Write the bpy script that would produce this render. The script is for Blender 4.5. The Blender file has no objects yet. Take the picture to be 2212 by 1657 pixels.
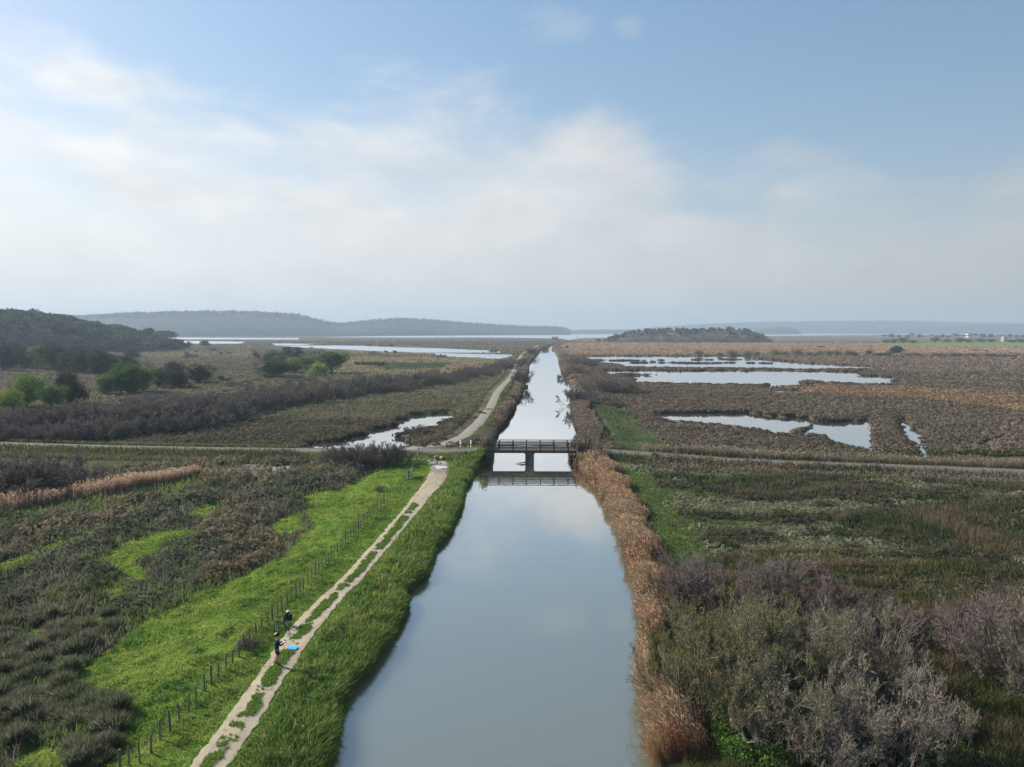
import bpy, bmesh, math, random
import numpy as np
from mathutils import Vector, Matrix

SC = bpy.context.scene
COL = SC.collection
rng = np.random.default_rng(11)
random.seed(5)

# ------------------------------------------------------------------ camera geometry
CAM_H = 20.0
FPX = 737.0                    # focal length in pixels of a 1024 wide frame
PITCH = math.radians(4.07)
CP, SP = math.cos(PITCH), math.sin(PITCH)
S = 1024.0 / 2211.0            # survey coordinates (2211 wide photo) -> frame pixels


def P(dx, dy, z=0.0):
    """survey point of the photo -> world point on the level z"""
    u = (np.asarray(dx, float) * S - 512.0) / FPX
    v = (383.5 - np.asarray(dy, float) * S) / FPX
    y = CP + v * SP
    zz = -SP + v * CP
    t = (np.asarray(z, float) - CAM_H) / zz
    return u * t, y * t


def PL(pts, z=0.0):
    a = np.array(pts, float)
    x, y = P(a[:, 0], a[:, 1], z)
    return np.stack([x, y], 1)


def proj(x, y, z=0.7):
    """plan point -> survey coordinates, used to look up the land-cover map"""
    zc = y * CP - (z - CAM_H) * SP
    yc = y * SP + (z - CAM_H) * CP
    zc = np.where(zc < 1.0, 1.0, zc)
    return (512.0 + FPX * x / zc) / S, (383.5 - FPX * yc / zc) / S


# ------------------------------------------------------------------ noise
def _h(ix, iy, seed):
    n = (ix.astype(np.int64) * 374761393 + iy.astype(np.int64) * 668265263 + seed * 974634777) & 0x7FFFFFFF
    n = ((n ^ (n >> 13)) * 1274126177) & 0x7FFFFFFF
    n = (n ^ (n >> 16)) & 0xFFFFFF
    return n / float(0xFFFFFF)


def vnoise(x, y, seed=0):
    x = np.asarray(x, float); y = np.asarray(y, float)
    ix = np.floor(x); iy = np.floor(y)
    fx = x - ix; fy = y - iy
    fx = fx * fx * (3 - 2 * fx); fy = fy * fy * (3 - 2 * fy)
    ix = ix.astype(np.int64); iy = iy.astype(np.int64)
    a = _h(ix, iy, seed); b = _h(ix + 1, iy, seed); c = _h(ix, iy + 1, seed); d = _h(ix + 1, iy + 1, seed)
    return (a * (1 - fx) + b * fx) * (1 - fy) + (c * (1 - fx) + d * fx) * fy


def fbm(x, y, seed=0, octv=4, gain=0.5):
    s = 0.0; a = 1.0; t = 0.0
    for o in range(octv):
        s = s + a * vnoise(np.asarray(x) * 2.03 ** o + 17.3 * o, np.asarray(y) * 2.03 ** o - 9.1 * o, seed + o)
        t += a; a *= gain
    return s / t


def sstep(a, b, x):
    t = np.clip((x - a) / (b - a), 0, 1)
    return t * t * (3 - 2 * t)


def inpoly(poly, X, Y):
    poly = np.asarray(poly, float)
    X = np.asarray(X, float); Y = np.asarray(Y, float)
    out = np.zeros(X.shape, bool)
    lo = poly.min(0); hi = poly.max(0)
    m = (X >= lo[0]) & (X <= hi[0]) & (Y >= lo[1]) & (Y <= hi[1])
    if not m.any():
        return out
    x = X[m]; y = Y[m]; r = np.zeros(x.shape, bool)
    n = len(poly)
    for i in range(n):
        x1, y1 = poly[i]; x2, y2 = poly[(i + 1) % n]
        if y1 == y2:
            continue
        c = ((y1 > y) != (y2 > y)) & (x < (x2 - x1) * (y - y1) / (y2 - y1) + x1)
        r ^= c
    out[m] = r
    return out


def pdist(line, X, Y):
    """distance to a polyline"""
    line = np.asarray(line, float)
    best = np.full(np.shape(X), 1e9)
    for i in range(len(line) - 1):
        a = line[i]; d = line[i + 1] - a
        L = float(d @ d)
        if L < 1e-9:
            continue
        t = np.clip(((X - a[0]) * d[0] + (Y - a[1]) * d[1]) / L, 0, 1)
        best = np.minimum(best, (X - a[0] - t * d[0]) ** 2 + (Y - a[1] - t * d[1]) ** 2)
    return np.sqrt(best)


def c3(pts):  # detail view 3 of the survey
    return [(1079.6 + .2688 * x, 620.8 + .2688 * y) for x, y in pts]


def c4(pts):
    return [(1617.3 + .2688 * x, 620.8 + .2688 * y) for x, y in pts]


def c2(pts):
    return [(539.8 + .2688 * x, 620.8 + .2688 * y) for x, y in pts]


def c1(pts):
    return [(.2688 * x, 620.8 + .2688 * y) for x, y in pts]


def c5(pts):
    return [(.3809 * x, 1025.6 + .3809 * y) for x, y in pts]


def c6(pts):
    return [(647.8 + .3809 * x, 1025.6 + .3809 * y) for x, y in pts]


# ------------------------------------------------------------------ plan of the place
# water's edge of the canal, near to far (level 0)
LW = PL([(716, 1654), (729, 1597), (741, 1536), (763, 1490), (802, 1456), (828, 1406), (866, 1357), (882, 1319),
         (876, 1288), (914, 1254), (933, 1216), (942, 1189), (972, 1151), (981, 1128), (996, 1094), (1003, 1060),
         (1018, 1033), (1028, 1016), (1056, 1003), (1064, 975), (1075, 948), (1085, 922), (1101, 897), (1117, 868),
         (1128, 847), (1142, 793), (1155, 771), (1167, 755), (1185, 747.5), (1198, 742), (1212, 736.5), (1228, 731.5)])
RW = PL([(1424, 1654), (1424, 1597), (1417, 1559), (1407, 1513), (1404, 1475), (1410, 1429), (1418, 1384), (1408, 1349),
         (1390, 1315), (1382, 1269), (1372, 1224), (1364, 1178), (1334, 1132), (1303, 1070), (1272, 1030), (1244, 1012),
         (1232, 990), (1240, 965), (1253, 943), (1242, 911), (1234, 863), (1227, 820), (1214, 804), (1207, 779),
         (1192, 755), (1196, 747.5), (1208, 742), (1222, 736.5), (1240, 731.5)])
LW = np.vstack([[[-13.2, -60], [-9.4, 10]], LW])
RW = np.vstack([[[1.2, -60], [5.2, 10]], RW])
CANAL = np.vstack([LW, RW[::-1]])

ROAD_L = PL([(-500, 949), (-200, 953), (0, 957.5), (200, 964), (450, 969), (700, 972.5), (860, 973)], 1.5)
ROAD_B = PL([(960, 971.5), (1046, 968.5), (1252, 970)], 2.1)
ROAD_R = PL([(1400, 985), (1550, 992), (1700, 999), (2000, 1009), (2211, 1018), (2700, 1040)], 1.4)
ROAD = np.vstack([ROAD_L, ROAD_B, ROAD_R])
CYCLE = np.vstack([PL([(880, 972)], 1.9), PL([(930, 965), (962, 958), (1002, 941), (1032, 914), (1059, 879), (1072, 849), (1085, 833), (1104, 814), (1110, 801),
            (1108, 790), (1115, 783), (1124, 770), (1131, 760), (1146, 752), (1162, 745)], 1.2)])
# dirt track: middle line
TR_L = PL(c5([(1090, 1650), (1190, 1500), (1270, 1400), (1350, 1290), (1430, 1180), (1520, 1050), (1590, 930), (1680, 840),
              (1760, 750), (1850, 670), (1960, 560), (2126, 380)]) + [(858, 1115), (897, 1067), (918, 1040), (931, 1015), (934, 1000), (937, 988)], 1.2)
TR_R = PL(c5([(1285, 1650), (1370, 1550), (1440, 1440), (1520, 1310), (1590, 1190), (1655, 1090), (1720, 990), (1800, 880),
              (1860, 800), (1960, 680), (2060, 580), (2126, 500)]) + [(893, 1117), (933, 1066), (958, 1041), (972, 1017), (966, 1003), (958, 989)], 1.2)


def resample(line, step):
    line = np.asarray(line, float)
    seg = np.sqrt(((line[1:] - line[:-1]) ** 2).sum(1))
    s = np.concatenate([[0], np.cumsum(seg)])
    n = max(2, int(s[-1] / step) + 1)
    t = np.linspace(0, s[-1], n)
    return np.stack([np.interp(t, s, line[:, k]) for k in range(line.shape[1])], 1)


def at_y(line, y):
    o = np.argsort(line[:, 1])
    return np.interp(y, line[o, 1], line[o, 0])


TRACK_Y = np.linspace(16.0, 105.5, 700)
_l = at_y(TR_L, np.clip(TRACK_Y, TR_L[0, 1], None)); _r = at_y(TR_R, np.clip(TRACK_Y, TR_R[0, 1], None))
_ext = np.clip(max(TR_L[0, 1], TR_R[0, 1]) - TRACK_Y, 0, None) * -0.11
k_ = np.ones(25) / 25.0
_sm = lambda a: np.convolve(np.pad(a, 12, mode='edge'), k_, 'valid')
TRK_L = np.stack([_sm(_l + _ext), TRACK_Y], 1); TRK_R = np.stack([_sm(_r + _ext), TRACK_Y], 1)

PONDS = {
    'marsh_pond': c3([(1225, 1015), (1340, 1005), (1500, 1010), (1800, 1005), (2130, 1005)]) + c4([(0, 1005), (150, 1030), (480, 1050), (560, 1070), (720, 1075), (900, 1075), (940, 1035), (965, 1020), (985, 1080), (1005, 1150), (1012, 1310), (990, 1308), (900, 1262), (800, 1250), (690, 1212), (640, 1172), (450, 1150), (330, 1157), (180, 1137), (0, 1107)]) + c3([(2000, 1108), (1800, 1082), (1600, 1056), (1400, 1051), (1340, 1042), (1290, 1028)]),
    'channel_pond': c4([(1185, 1000), (1240, 1025), (1282, 1075), (1306, 1120), (1366, 1155), (1422, 1200), (1422, 1260), (1452, 1345), (1385, 1350), (1330, 1275), (1302, 1220), (1246, 1165), (1205, 1100)]),
    'puddle_pond': c4([(1865, 1222), (1975, 1228), (1940, 1245), (1970, 1257), (1905, 1260)]),
    'long_pond': c3([(790, 664), (1200, 664), (2209, 666)]) + c4([(600, 670), (965, 680), (875, 694), (905, 706), (1225, 720), (1235, 736), (1170, 770), (900, 766), (680, 752), (520, 772), (330, 777), (200, 794), (0, 792)]) + c3([(2150, 772), (1750, 767), (1300, 757), (1055, 752), (1085, 722), (975, 710), (1320, 702), (1100, 692), (870, 686)]),
    'reserve_pond': c3([(615, 552), (1000, 549), (2100, 553)]) + c4([(0, 566), (165, 580), (500, 610), (1045, 634), (1035, 643), (700, 646), (420, 653), (0, 643)]) + c3([(1900, 641), (1350, 636), (990, 631), (955, 612), (725, 592), (865, 577), (715, 571)]),
    'sliver_pond': c4([(180, 824), (400, 821), (425, 832), (190, 834)]),
    'roadside_pond': c2([(400, 1280), (480, 1245), (640, 1245), (800, 1210), (960, 1177), (920, 1157), (1040, 1132), (1160, 1107), (1200, 1080), (1150, 1070), (1250, 1052), (1270, 1030), (1420, 1015), (1560, 1008), (1690, 1003), (1660, 1017), (1530, 1047), (1500, 1092), (1400, 1107), (1270, 1127), (1155, 1167), (1190, 1192), (1240, 1217), (1320, 1240), (1300, 1267), (1200, 1294), (1100, 1304), (900, 1302), (700, 1292), (560, 1292)]),
    'west_lagoon': c2([(180, 466), (550, 466), (850, 467), (1200, 482), (1500, 488), (1900, 504), (2015, 515), (2000, 521), (1550, 518), (1460, 525), (1800, 534), (2135, 540), (2110, 553), (2000, 569), (1700, 556), (1540, 549), (1450, 521), (1100, 512), (900, 502), (700, 492), (450, 481)]),
    'thin_lagoon': c2([(185, 449), (530, 453), (400, 461), (190, 459)]),
    'hill_lagoon': c1([(1405, 428), (1970, 436), (1930, 449), (1420, 447)]),
    'strip_lagoon': c1([(1400, 402), (2400, 406), (2400, 416), (1400, 414)]),
}
ISLANDS = [
    c4([(310, 1148), (385, 1115), (450, 1100), (525, 1100), (495, 1112), (455, 1128), (440, 1160), (320, 1166)]),
    c3([(880, 580), (1290, 684 - 104), (890, 590)]),
    c3([(945, 577), (1095, 578), (1110, 588), (960, 590)]), c3([(1060, 597), (1170, 596), (1175, 606), (1065, 606)]),
    c3([(1280, 577), (1340, 578), (1330, 585), (1285, 585)]), c3([(1210, 592), (1235, 590), (1238, 604), (1214, 604)]),
    c3([(1285, 596), (1330, 596), (1330, 605), (1290, 605)]), c3([(1355, 594), (1600, 599), (1880, 597), (1880, 607), (1600, 611), (1370, 607)]),
    c3([(1530, 573), (1600, 574), (1600, 582), (1540, 583)]), c3([(1660, 573), (1720, 573), (1720, 582), (1665, 581)]),
    c3([(1760, 568), (1940, 573), (1945, 580), (1770, 578)]), c3([(1985, 598), (2030, 599), (2030, 607), (1990, 607)]),
    c4([(98, 600), (178, 601), (175, 610), (100, 609)]), c4([(-20, 598), (20, 599), (18, 606), (-18, 606)]),
    c4([(45, 598), (70, 599), (68, 606), (48, 606)]), c3([(1000, 675), (1180, 676), (1185, 685), (1010, 685)]),
    c4([(400, 742), (500, 738), (600, 748), (690, 752), (690, 762), (560, 760), (480, 775), (310, 782), (312, 770), (400, 765)]),
    c4([(470, 722), (565, 723), (560, 732), (480, 732)]), c4([(1140, 735), (1190, 734), (1192, 750), (1145, 750)]),
    c4([(-240, 770), (-80, 772), (150, 770), (150, 788), (-60, 788), (-230, 784)]), c3([(1085, 727), (1105, 726), (1105, 738), (1087, 737)]),
]
LAKE = [(690, 728.3), (860, 725.2), (1234, 723), (1234, 719.2), (1650, 719.2), (2000, 720.2), (2120, 720.6), (2120, 722.0), (1990, 722.5), (1660, 725.3), (1640, 728), (1320, 729), (1250, 730.5), (1238, 733), (1225, 733), (1210, 731), (1080, 729), (900, 729)]


def shore(pts, zn):
    # the near shore is seen over the tops of the scrub, the far shore at the water
    a = np.array(pts, float); n = len(a)
    A = .5 * np.sum(a[:, 0] * np.roll(a[:, 1], -1) - np.roll(a[:, 0], -1) * a[:, 1])
    e = np.roll(a, -1, 0) - a
    ny = -e[:, 0] * np.sign(A); ny = ny + np.roll(ny, 1)
    return PL(a, np.where(ny > 0, zn, .25))


POND_W = {k: shore(v, .75 if 'lagoon' in k else {'reserve_pond': .85, 'long_pond': .95, 'sliver_pond': .9}.get(k, 1.35)) for k, v in PONDS.items()}
def islet(pts):
    a = np.array(pts, float)
    A = .5 * np.sum(a[:, 0] * np.roll(a[:, 1], -1) - np.roll(a[:, 0], -1) * a[:, 1])
    e = np.roll(a, -1, 0) - a
    ny = -e[:, 0] * np.sign(A); ny = ny + np.roll(ny, 1)
    return PL(a, np.where(ny > 0, .25, .80))


ISL_W = [islet(v) for v in ISLANDS]
LAKE_W = PL(LAKE, 0.1)

# land-cover polygons (survey coordinates)
GREEN = [c5([(640, 1800), (690, 1657), (590, 1530), (690, 1440), (720, 1350), (560, 1260), (330, 1180), (480, 1090), (500, 1050), (640, 980), (740, 870), (870, 790), (1060, 720), (1130, 650), (1270, 610), (1400, 560), (1600, 470), (1690, 380), (1780, 280), (1720, 200), (1730, 110), (1920, 80), (2000, 30), (2200, -20), (2350, -80), (2330, 20), (2126, 230), (1500, 890), (960, 1480), (720, 1700), (690, 1800)]),
         c5([(500, 500), (690, 390), (900, 310), (1070, 300), (1100, 340), (900, 380), (870, 440), (780, 480), (830, 540), (820, 600), (760, 600), (700, 540), (520, 520)]),
         c5([(1050, 220), (1240, 140), (1220, 200), (1150, 260)]), c5([(1480, 310), (1600, 240), (1700, 200), (1720, 300), (1600, 340)]),
         c5([(-60, 520), (200, 430), (560, 290), (560, 312), (250, 455), (30, 535)]), c5([(140, 900), (200, 850), (370, 850), (280, 910), (170, 940)]),
         c5([(40, 1700), (150, 1540), (260, 1560), (350, 1700)]), c5([(470, 800), (600, 790), (690, 830), (520, 855)]),
         c5([(880, 155), (1080, 85), (1070, 110), (900, 168)]), c5([(1380, 60), (1500, 10), (1480, 40), (1420, 70)]), c5([(560, 640), (700, 620), (740, 690), (640, 700)])]
RGREEN = [[(1330, 1003), (1450, 1006), (1600, 1030), (1520, 1060), (1560, 1085), (1500, 1100), (1560, 1135), (1510, 1170), (1560, 1200), (1530, 1240), (1420, 1225), (1400, 1110), (1360, 1060)],
          [(1550, 1115), (1680, 1140), (1560, 1145)]]
BGREEN = [[(1262, 868), (1300, 868), (1345, 880), (1420, 945), (1470, 980), (1330, 975), (1290, 905)]]
OCHRE = [[(1700, 830), (1950, 836), (2211, 850), (2500, 860), (2500, 905), (2211, 890), (2000, 862), (1720, 850)]]
REDDISH = [[(1620, 768), (2211, 772), (2600, 775), (2600, 806), (2211, 806), (1900, 800)]]
TAN = [[(1210, 741), (1330, 739), (2211, 742), (2600, 744), (2600, 766), (2211, 763), (1225, 766)]]
FGREEN = [[(1850, 740.5), (2211, 738.5), (2600, 738), (2600, 748), (2211, 748), (1930, 746)]]
MEADOW = [[(700, 772), (1060, 770), (1100, 790), (1030, 806), (820, 812), (720, 806)], [(700, 745), (900, 748), (1090, 764), (1000, 768), (700, 762)]]
MEADG = [[(800, 782), (980, 783), (960, 796), (830, 800)]]
VINE = [[(-300, 790), (0, 783), (120, 795), (190, 805), (230, 822), (140, 850), (-300, 850)], [(300, 778), (560, 775), (565, 800), (470, 812), (330, 800)]]
PALEF = [[(330, 762), (560, 760), (560, 770), (300, 772)]]
DIRTY = [[(440, 1012), (520, 1000), (640, 1005), (600, 1030), (470, 1035)]]
LEVEE_G = [[(1000, 960), (1050, 905), (1088, 838), (1110, 812), (1125, 800), (1118, 830), (1090, 880), (1040, 930), (1010, 962)]]


def canal_sd(x, y):
    """signed distance: >0 on land; side -1 left, +1 right"""
    dl = pdist(LW, x, y); dr = pdist(RW, x, y)
    d = np.minimum(dl, dr)
    ins = inpoly(CANAL, x, y)
    return np.where(ins, -d, d), np.where(dl < dr, -1, 1)


def water_mask(x, y):
    """ponds and lagoons with ragged shores"""
    x = np.asarray(x, float); y = np.asarray(y, float)
    r = np.hypot(x, y)
    amp = np.clip(r * 0.008, 0.6, 6)
    f = 1.0 / np.clip(r * 0.02, 1.5, 20)
    f = np.round(np.log2(f) * 1) ; f = 2.0 ** f
    xw = x + (fbm(x * .35, y * .35, 3, 3) - .5) * 2 * np.minimum(amp, 1.6) + (fbm(x * .06, y * .06, 31, 2) - .5) * np.clip(amp - 1.2, 0, 6)
    yw = y + (fbm(x * .35, y * .35, 5, 3) - .5) * 3 * np.minimum(amp, 2.0) + (fbm(x * .06, y * .06, 35, 2) - .5) * 3 * np.clip(amp - 1.2, 0, 6)
    m = np.zeros(x.shape, bool)
    for k, p in POND_W.items():
        m |= inpoly(p, xw, yw)
    for p in ISL_W:
        m &= ~inpoly(p, xw, yw)
    m |= inpoly(LAKE_W, x, y)
    return m


def height(x, y, bumps=True):
    x = np.asarray(x, float); y = np.asarray(y, float)
    sd, side = canal_sd(x, y)
    d = np.clip(sd, 0, None)
    base = 0.72 + 0.25 * (fbm(x * .05, y * .05, 1, 3) - .5) - .25 * sstep(250, 520, np.hypot(x, y))
    # left levee carries the track, both sides of the road
    fade = 1 - sstep(500, 900, y)
    wid = np.where(y < 112, 10.8, 9.0)
    lev = 1.2 * sstep(wid + 6.5, wid, d)
    bankL = np.interp(d, [0, .35, 1.2, 3.0, 4.5], [-.05, .40, .75, 1.08, 1.2])
    hl = np.maximum(base, lev * fade)
    hl = np.minimum(hl, np.where(d < 4.5, bankL, 9))
    bankR = np.interp(d, [0, 1.0, 3.5, 6.0], [-.02, .3, .7, .9])
    levR = np.where(y > 112, 1.1, .85) * sstep(16, 7, d) * fade
    hr = np.minimum(np.maximum(base, levR), np.where(d < 6, bankR, 9))
    h = np.where(side < 0, hl, hr)
    # road embankment
    dr = pdist(ROAD, x, y)
    rz = np.where(x < 3, np.interp(x, [-60, -30, -16, -5], [1.5, 1.55, 1.9, 2.1]), np.interp(x, [10, 16, 32, 60], [2.1, 1.95, 1.45, 1.4]))
    on = (sd > .3)
    emb = rz - np.clip(dr - 2.3, 0, None) * 0.42
    h = np.where(on, np.maximum(h, emb), h)
    core = on & (dr < 2.3) & (x > -90) & (x < 75)
    h = np.where(core, rz, h)
    if bumps:
        far = sstep(60, 160, np.hypot(x, y))
        tr = sstep(.2, 1.2, track_d(x, y)) * np.where(core, 0, 1)
        h = h + (fbm(x * 1.1, y * 1.1, 7, 3) - .5) * .42 * (1 - far) * np.clip(d - .3, 0, 1) * tr
        h = h + (fbm(x * .3, y * .3, 9, 3) - .5) * .25 * np.clip(d - 1, 0, 1) * tr
    w = water_mask(x, y)
    h = np.where(w & on, np.minimum(h, -.15), h)
    h = np.where(sd < 0, np.clip(sd * .8, -1.2, -.05), h)
    return h


def track_d(x, y):
    """distance outside the dirt track and the cycle path"""
    xl = np.interp(y, TRK_L[:, 1], TRK_L[:, 0]); xr = np.interp(y, TRK_R[:, 1], TRK_R[:, 0])
    d = np.maximum(xl - x, x - xr)
    d = np.where((y > 14) & (y < 106), d, 99.)
    dc = pdist(CYCLE, x, y) - 1.2
    return np.clip(np.minimum(d, np.where(y > 108, dc, 99.)), 0, None)


def road_d(x, y):
    return pdist(ROAD, x, y)


def cover(x, y):
    """land-cover colour (linear reflectance) at plan points, with ragged borders"""
    x = np.asarray(x, float); y = np.asarray(y, float)
    r = np.hypot(x, y)
    a = np.clip(r * .012, .5, 8)
    xw = x + (fbm(x * .5, y * .5, 21, 3) - .5) * a
    yw = y + (fbm(x * .5, y * .5, 23, 3) - .5) * a * np.clip(r / 60, 1, 6)
    X, Y = proj(xw, yw, 0.8)
    sd, side = canal_sd(x, y)
    C = np.zeros(x.shape + (3,))
    n1 = fbm(x * .12, y * .25, 41, 4)[..., None]
    n2 = fbm(x * .5, y * .9, 43, 4)[..., None]

    def setc(m, c1_, c2_=None, n=None):
        c1_ = np.array(c1_)
        v = c1_ if c2_ is None else c1_ + (np.array(c2_) - c1_) * np.clip((n - .28) / .44, 0, 1)
        C[m] = np.broadcast_to(v, C.shape)[m]

    def any_(polys):
        m = np.zeros(x.shape, bool)
        for p in polys:
            m |= inpoly(p, X, Y)
        return m
    nearside = Y > 975
    left = x < at_y(LW, np.clip(y, 10, 2500)) + 3
    setc(left, (.062, .056, .036), (.095, .082, .056), n1)                      # marsh beyond the road
    setc(~left, (.084, .070, .052), (.115, .093, .070), n1)
    setc(nearside & left, (.050, .056, .028), (.085, .078, .046), n2)           # shrubby ground in the near field
    setc(nearside & ~left, (.040, .046, .020), (.085, .078, .042), fbm(x * .04, y * .35, 47, 4)[..., None])
    m = left & (Y < 905) & (Y > 745)
    setc(m, (.085, .088, .050), (.130, .112, .075), n1)
    setc(any_(MEADOW), (.150, .125, .075), (.190, .160, .100), n1)
    setc(any_(MEADG), (.090, .100, .055), (.13, .12, .07), n1)
    setc(any_(VINE), (.085, .070, .056), (.130, .105, .080), n2)
    setc(any_(PALEF), (.150, .140, .085), (.12, .10, .07), n1)
    far = (Y < 768) & ~left
    setc(far, (.110, .090, .065), (.150, .120, .085), n1)
    setc((Y < 745) & left, (.085, .072, .055), (.115, .095, .07), n1)
    setc(any_(TAN), (.190, .130, .080), (.230, .165, .105), fbm(x * .004, y * .02, 51, 3)[..., None])
    setc(any_(FGREEN), (.130, .170, .060))
    setc(any_(OCHRE), (.140, .092, .056), (.165, .120, .075), n1)
    setc(any_(REDDISH), (.115, .088, .068), (.140, .108, .082), n1)
    setc(any_(DIRTY), (.12, .10, .08), (.42, .40, .36), n2 * 1.15 - .12)
    g = any_(GREEN)
    lev = (side < 0) & (sd < 12.5) & (y < 112) & (sd > 0)
    setc(g | lev, (.075, .135, .022), (.135, .190, .035), n2)
    setc(any_(RGREEN), (.070, .120, .028), (.105, .140, .04), n2)
    setc(any_(BGREEN), (.052, .080, .034), (.075, .090, .045), n2)
    setc(any_(LEVEE_G), (.065, .085, .036), (.10, .105, .05), n2)
    rd = road_d(x, y)
    setc((rd < 4.2) & (sd > 0), (.075, .085, .035), (.11, .10, .06), n2)
    setc(sd < .35, (.030, .026, .018))
    setc(water_mask(x, y), (.05, .045, .035))
    return C


def is_green(x, y):
    a = np.clip(np.hypot(x, y) * .012, .5, 8)
    xw = x + (fbm(x * .5, y * .5, 21, 3) - .5) * a
    yw = y + (fbm(x * .5, y * .5, 23, 3) - .5) * a * np.clip(np.hypot(x, y) / 60, 1, 6)
    X, Y = proj(xw, yw, 0.8)
    m = np.zeros(x.shape, bool)
    for p in GREEN:
        m |= inpoly(p, X, Y)
    return m


# ------------------------------------------------------------------ materials
def new_mat(name):
    m = bpy.data.materials.new(name); m.use_nodes = True
    nt = m.node_tree; nt.nodes.clear()
    return m, nt, nt.nodes, nt.links


def node(nt, t, **kw):
    n = nt.nodes.new(t)
    for k, v in kw.items():
        setattr(n, k, v)
    return n


def plain(name, col, rough=.8, spec=.2, metal=0., var=.25, scale=6.0, bump=0.0):
    m, nt, N, L = new_mat(name)
    out = node(nt, 'ShaderNodeOutputMaterial'); b = node(nt, 'ShaderNodeBsdfPrincipled')
    b.inputs['Roughness'].default_value = rough; b.inputs['Metallic'].default_value = metal
    b.inputs['Specular IOR Level'].default_value = spec
    tc = node(nt, 'ShaderNodeTexCoord'); nz = node(nt, 'ShaderNodeTexNoise')
    nz.inputs['Scale'].default_value = scale; nz.inputs['Detail'].default_value = 5
    L.new(tc.outputs['Object'], nz.inputs['Vector'])
    mr = node(nt, 'ShaderNodeMapRange'); mr.inputs['From Min'].default_value = .3; mr.inputs['From Max'].default_value = .7
    mr.inputs['To Min'].default_value = 1 - var; mr.inputs['To Max'].default_value = 1 + var
    L.new(nz.outputs['Fac'], mr.inputs['Value'])
    mx = node(nt, 'ShaderNodeMix', data_type='RGBA', blend_type='MULTIPLY')
    mx.inputs['Factor'].default_value = 1; mx.inputs[6].default_value = (*col, 1)
    L.new(mr.outputs['Result'], mx.inputs[7]); L.new(mx.outputs[2], b.inputs['Base Color'])
    if bump:
        bp = node(nt, 'ShaderNodeBump'); bp.inputs['Strength'].default_value = bump; bp.inputs['Distance'].default_value = .05
        L.new(nz.outputs['Fac'], bp.inputs['Height']); L.new(bp.outputs['Normal'], b.inputs['Normal'])
    L.new(b.outputs[0], out.inputs[0])
    return m


def leafmat(name, trans=.35, gloss=.06, gain=1.45):
    """foliage: colour from the blade's own attribute, lit through from behind"""
    m, nt, N, L = new_mat(name)
    out = node(nt, 'ShaderNodeOutputMaterial'); at = node(nt, 'ShaderNodeAttribute', attribute_name='Col')
    d = node(nt, 'ShaderNodeBsdfDiffuse'); t = node(nt, 'ShaderNodeBsdfTranslucent'); mx = node(nt, 'ShaderNodeMixShader')
    mx.inputs[0].default_value = trans
    sc = node(nt, 'ShaderNodeVectorMath', operation='SCALE'); sc.inputs['Scale'].default_value = gain; L.new(at.outputs['Color'], sc.inputs[0])
    L.new(sc.outputs[0], d.inputs[0]); L.new(sc.outputs[0], t.inputs[0])
    L.new(d.outputs[0], mx.inputs[1]); L.new(t.outputs[0], mx.inputs[2])
    g = node(nt, 'ShaderNodeBsdfGlossy'); g.inputs['Roughness'].default_value = .45; g.inputs[0].default_value = (.8, .8, .8, 1)
    m2 = node(nt, 'ShaderNodeMixShader'); m2.inputs[0].default_value = gloss
    L.new(mx.outputs[0], m2.inputs[1]); L.new(g.outputs[0], m2.inputs[2]); L.new(m2.outputs[0], out.inputs[0])
    return m


# ------------------------------------------------------------------ objects
def tag(o, label=None, cat=None, group=None, kind=None):
    if label: o['label'] = label
    if cat: o['category'] = cat
    if group: o['group'] = group
    if kind:
        o['kind'] = kind
        if not label and o.name.split('.')[0] in KIND_LABELS:
            o['label'] = KIND_LABELS[o.name.split('.')[0]]
    return o


KIND_LABELS = {
    'ground': 'marshy ground with green pasture, brown scrub and pale clearings', 'canal_water': 'long straight canal of smooth grey green water', 'lake': 'pale lagoon shining below the far ridge',
    'dirt_track': 'two rutted pale dirt track with a grassy middle along the canal', 'cycle_path': 'pale gravel cycle path on the levee beyond the bridge', 'puddle': 'small bright puddle on the muddy track end below the road',
    'marsh_pond': 'long marsh pond with a squared end next to the road', 'channel_pond': 'narrow sliver of water beside the squared pond', 'puddle_pond': 'tiny pool alone in the brown marsh', 'long_pond': 'wide middle pond with islets at its near shore',
    'reserve_pond': 'farthest pond dotted with rows of scrub islets', 'sliver_pond': 'short thin pool just below the wide middle pond', 'roadside_pond': 'irregular bright pond between the road and the cycle path', 'west_lagoon': 'long bright lagoon tapering behind the green grove',
    'thin_lagoon': 'thin streak of water behind the long lagoon', 'hill_lagoon': 'bright water at the tip of the wooded hill', 'strip_lagoon': 'thin band of water under the far ridge',
    'grass': 'bright green grass of the pasture and the canal bank', 'rough_grass': 'rough dull grass on the levee strips beyond the bridge', 'salt_scrub': 'brown and grey rounded salt scrub in the fenced field', 'rush_sward': 'thin grey green rushes between the field scrub',
    'wet_meadow_grass': 'dark streaked grass of the wet meadow past the reeds', 'meadow_tussocks': 'low tussocks scattered in the wet meadow', 'glasswort_marsh': 'brown low glasswort covering the flats round the ponds', 'russet_reeds': 'tall russet reeds standing along the near canal edge',
    'canal_reeds': 'grey brown reeds on both canal banks beyond the bridge', 'roadside_reeds': 'beige tall grass along the road by the ponds', 'verge_grass': 'short verge grass along the road to the copse', 'pale_reed_bed': 'strip of pale pinkish reeds across the fenced field',
    'vineyard': 'bare vine stocks on the plots beside the copse', 'ridge_forest': 'hazy forest along the top of the far ridge', 'hill_wood': 'dense dark wood on the nearer hill', 'hillock_scrub': 'grey green scrub over the low hillock', 'haze': 'pale haze over the whole plain'}


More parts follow.
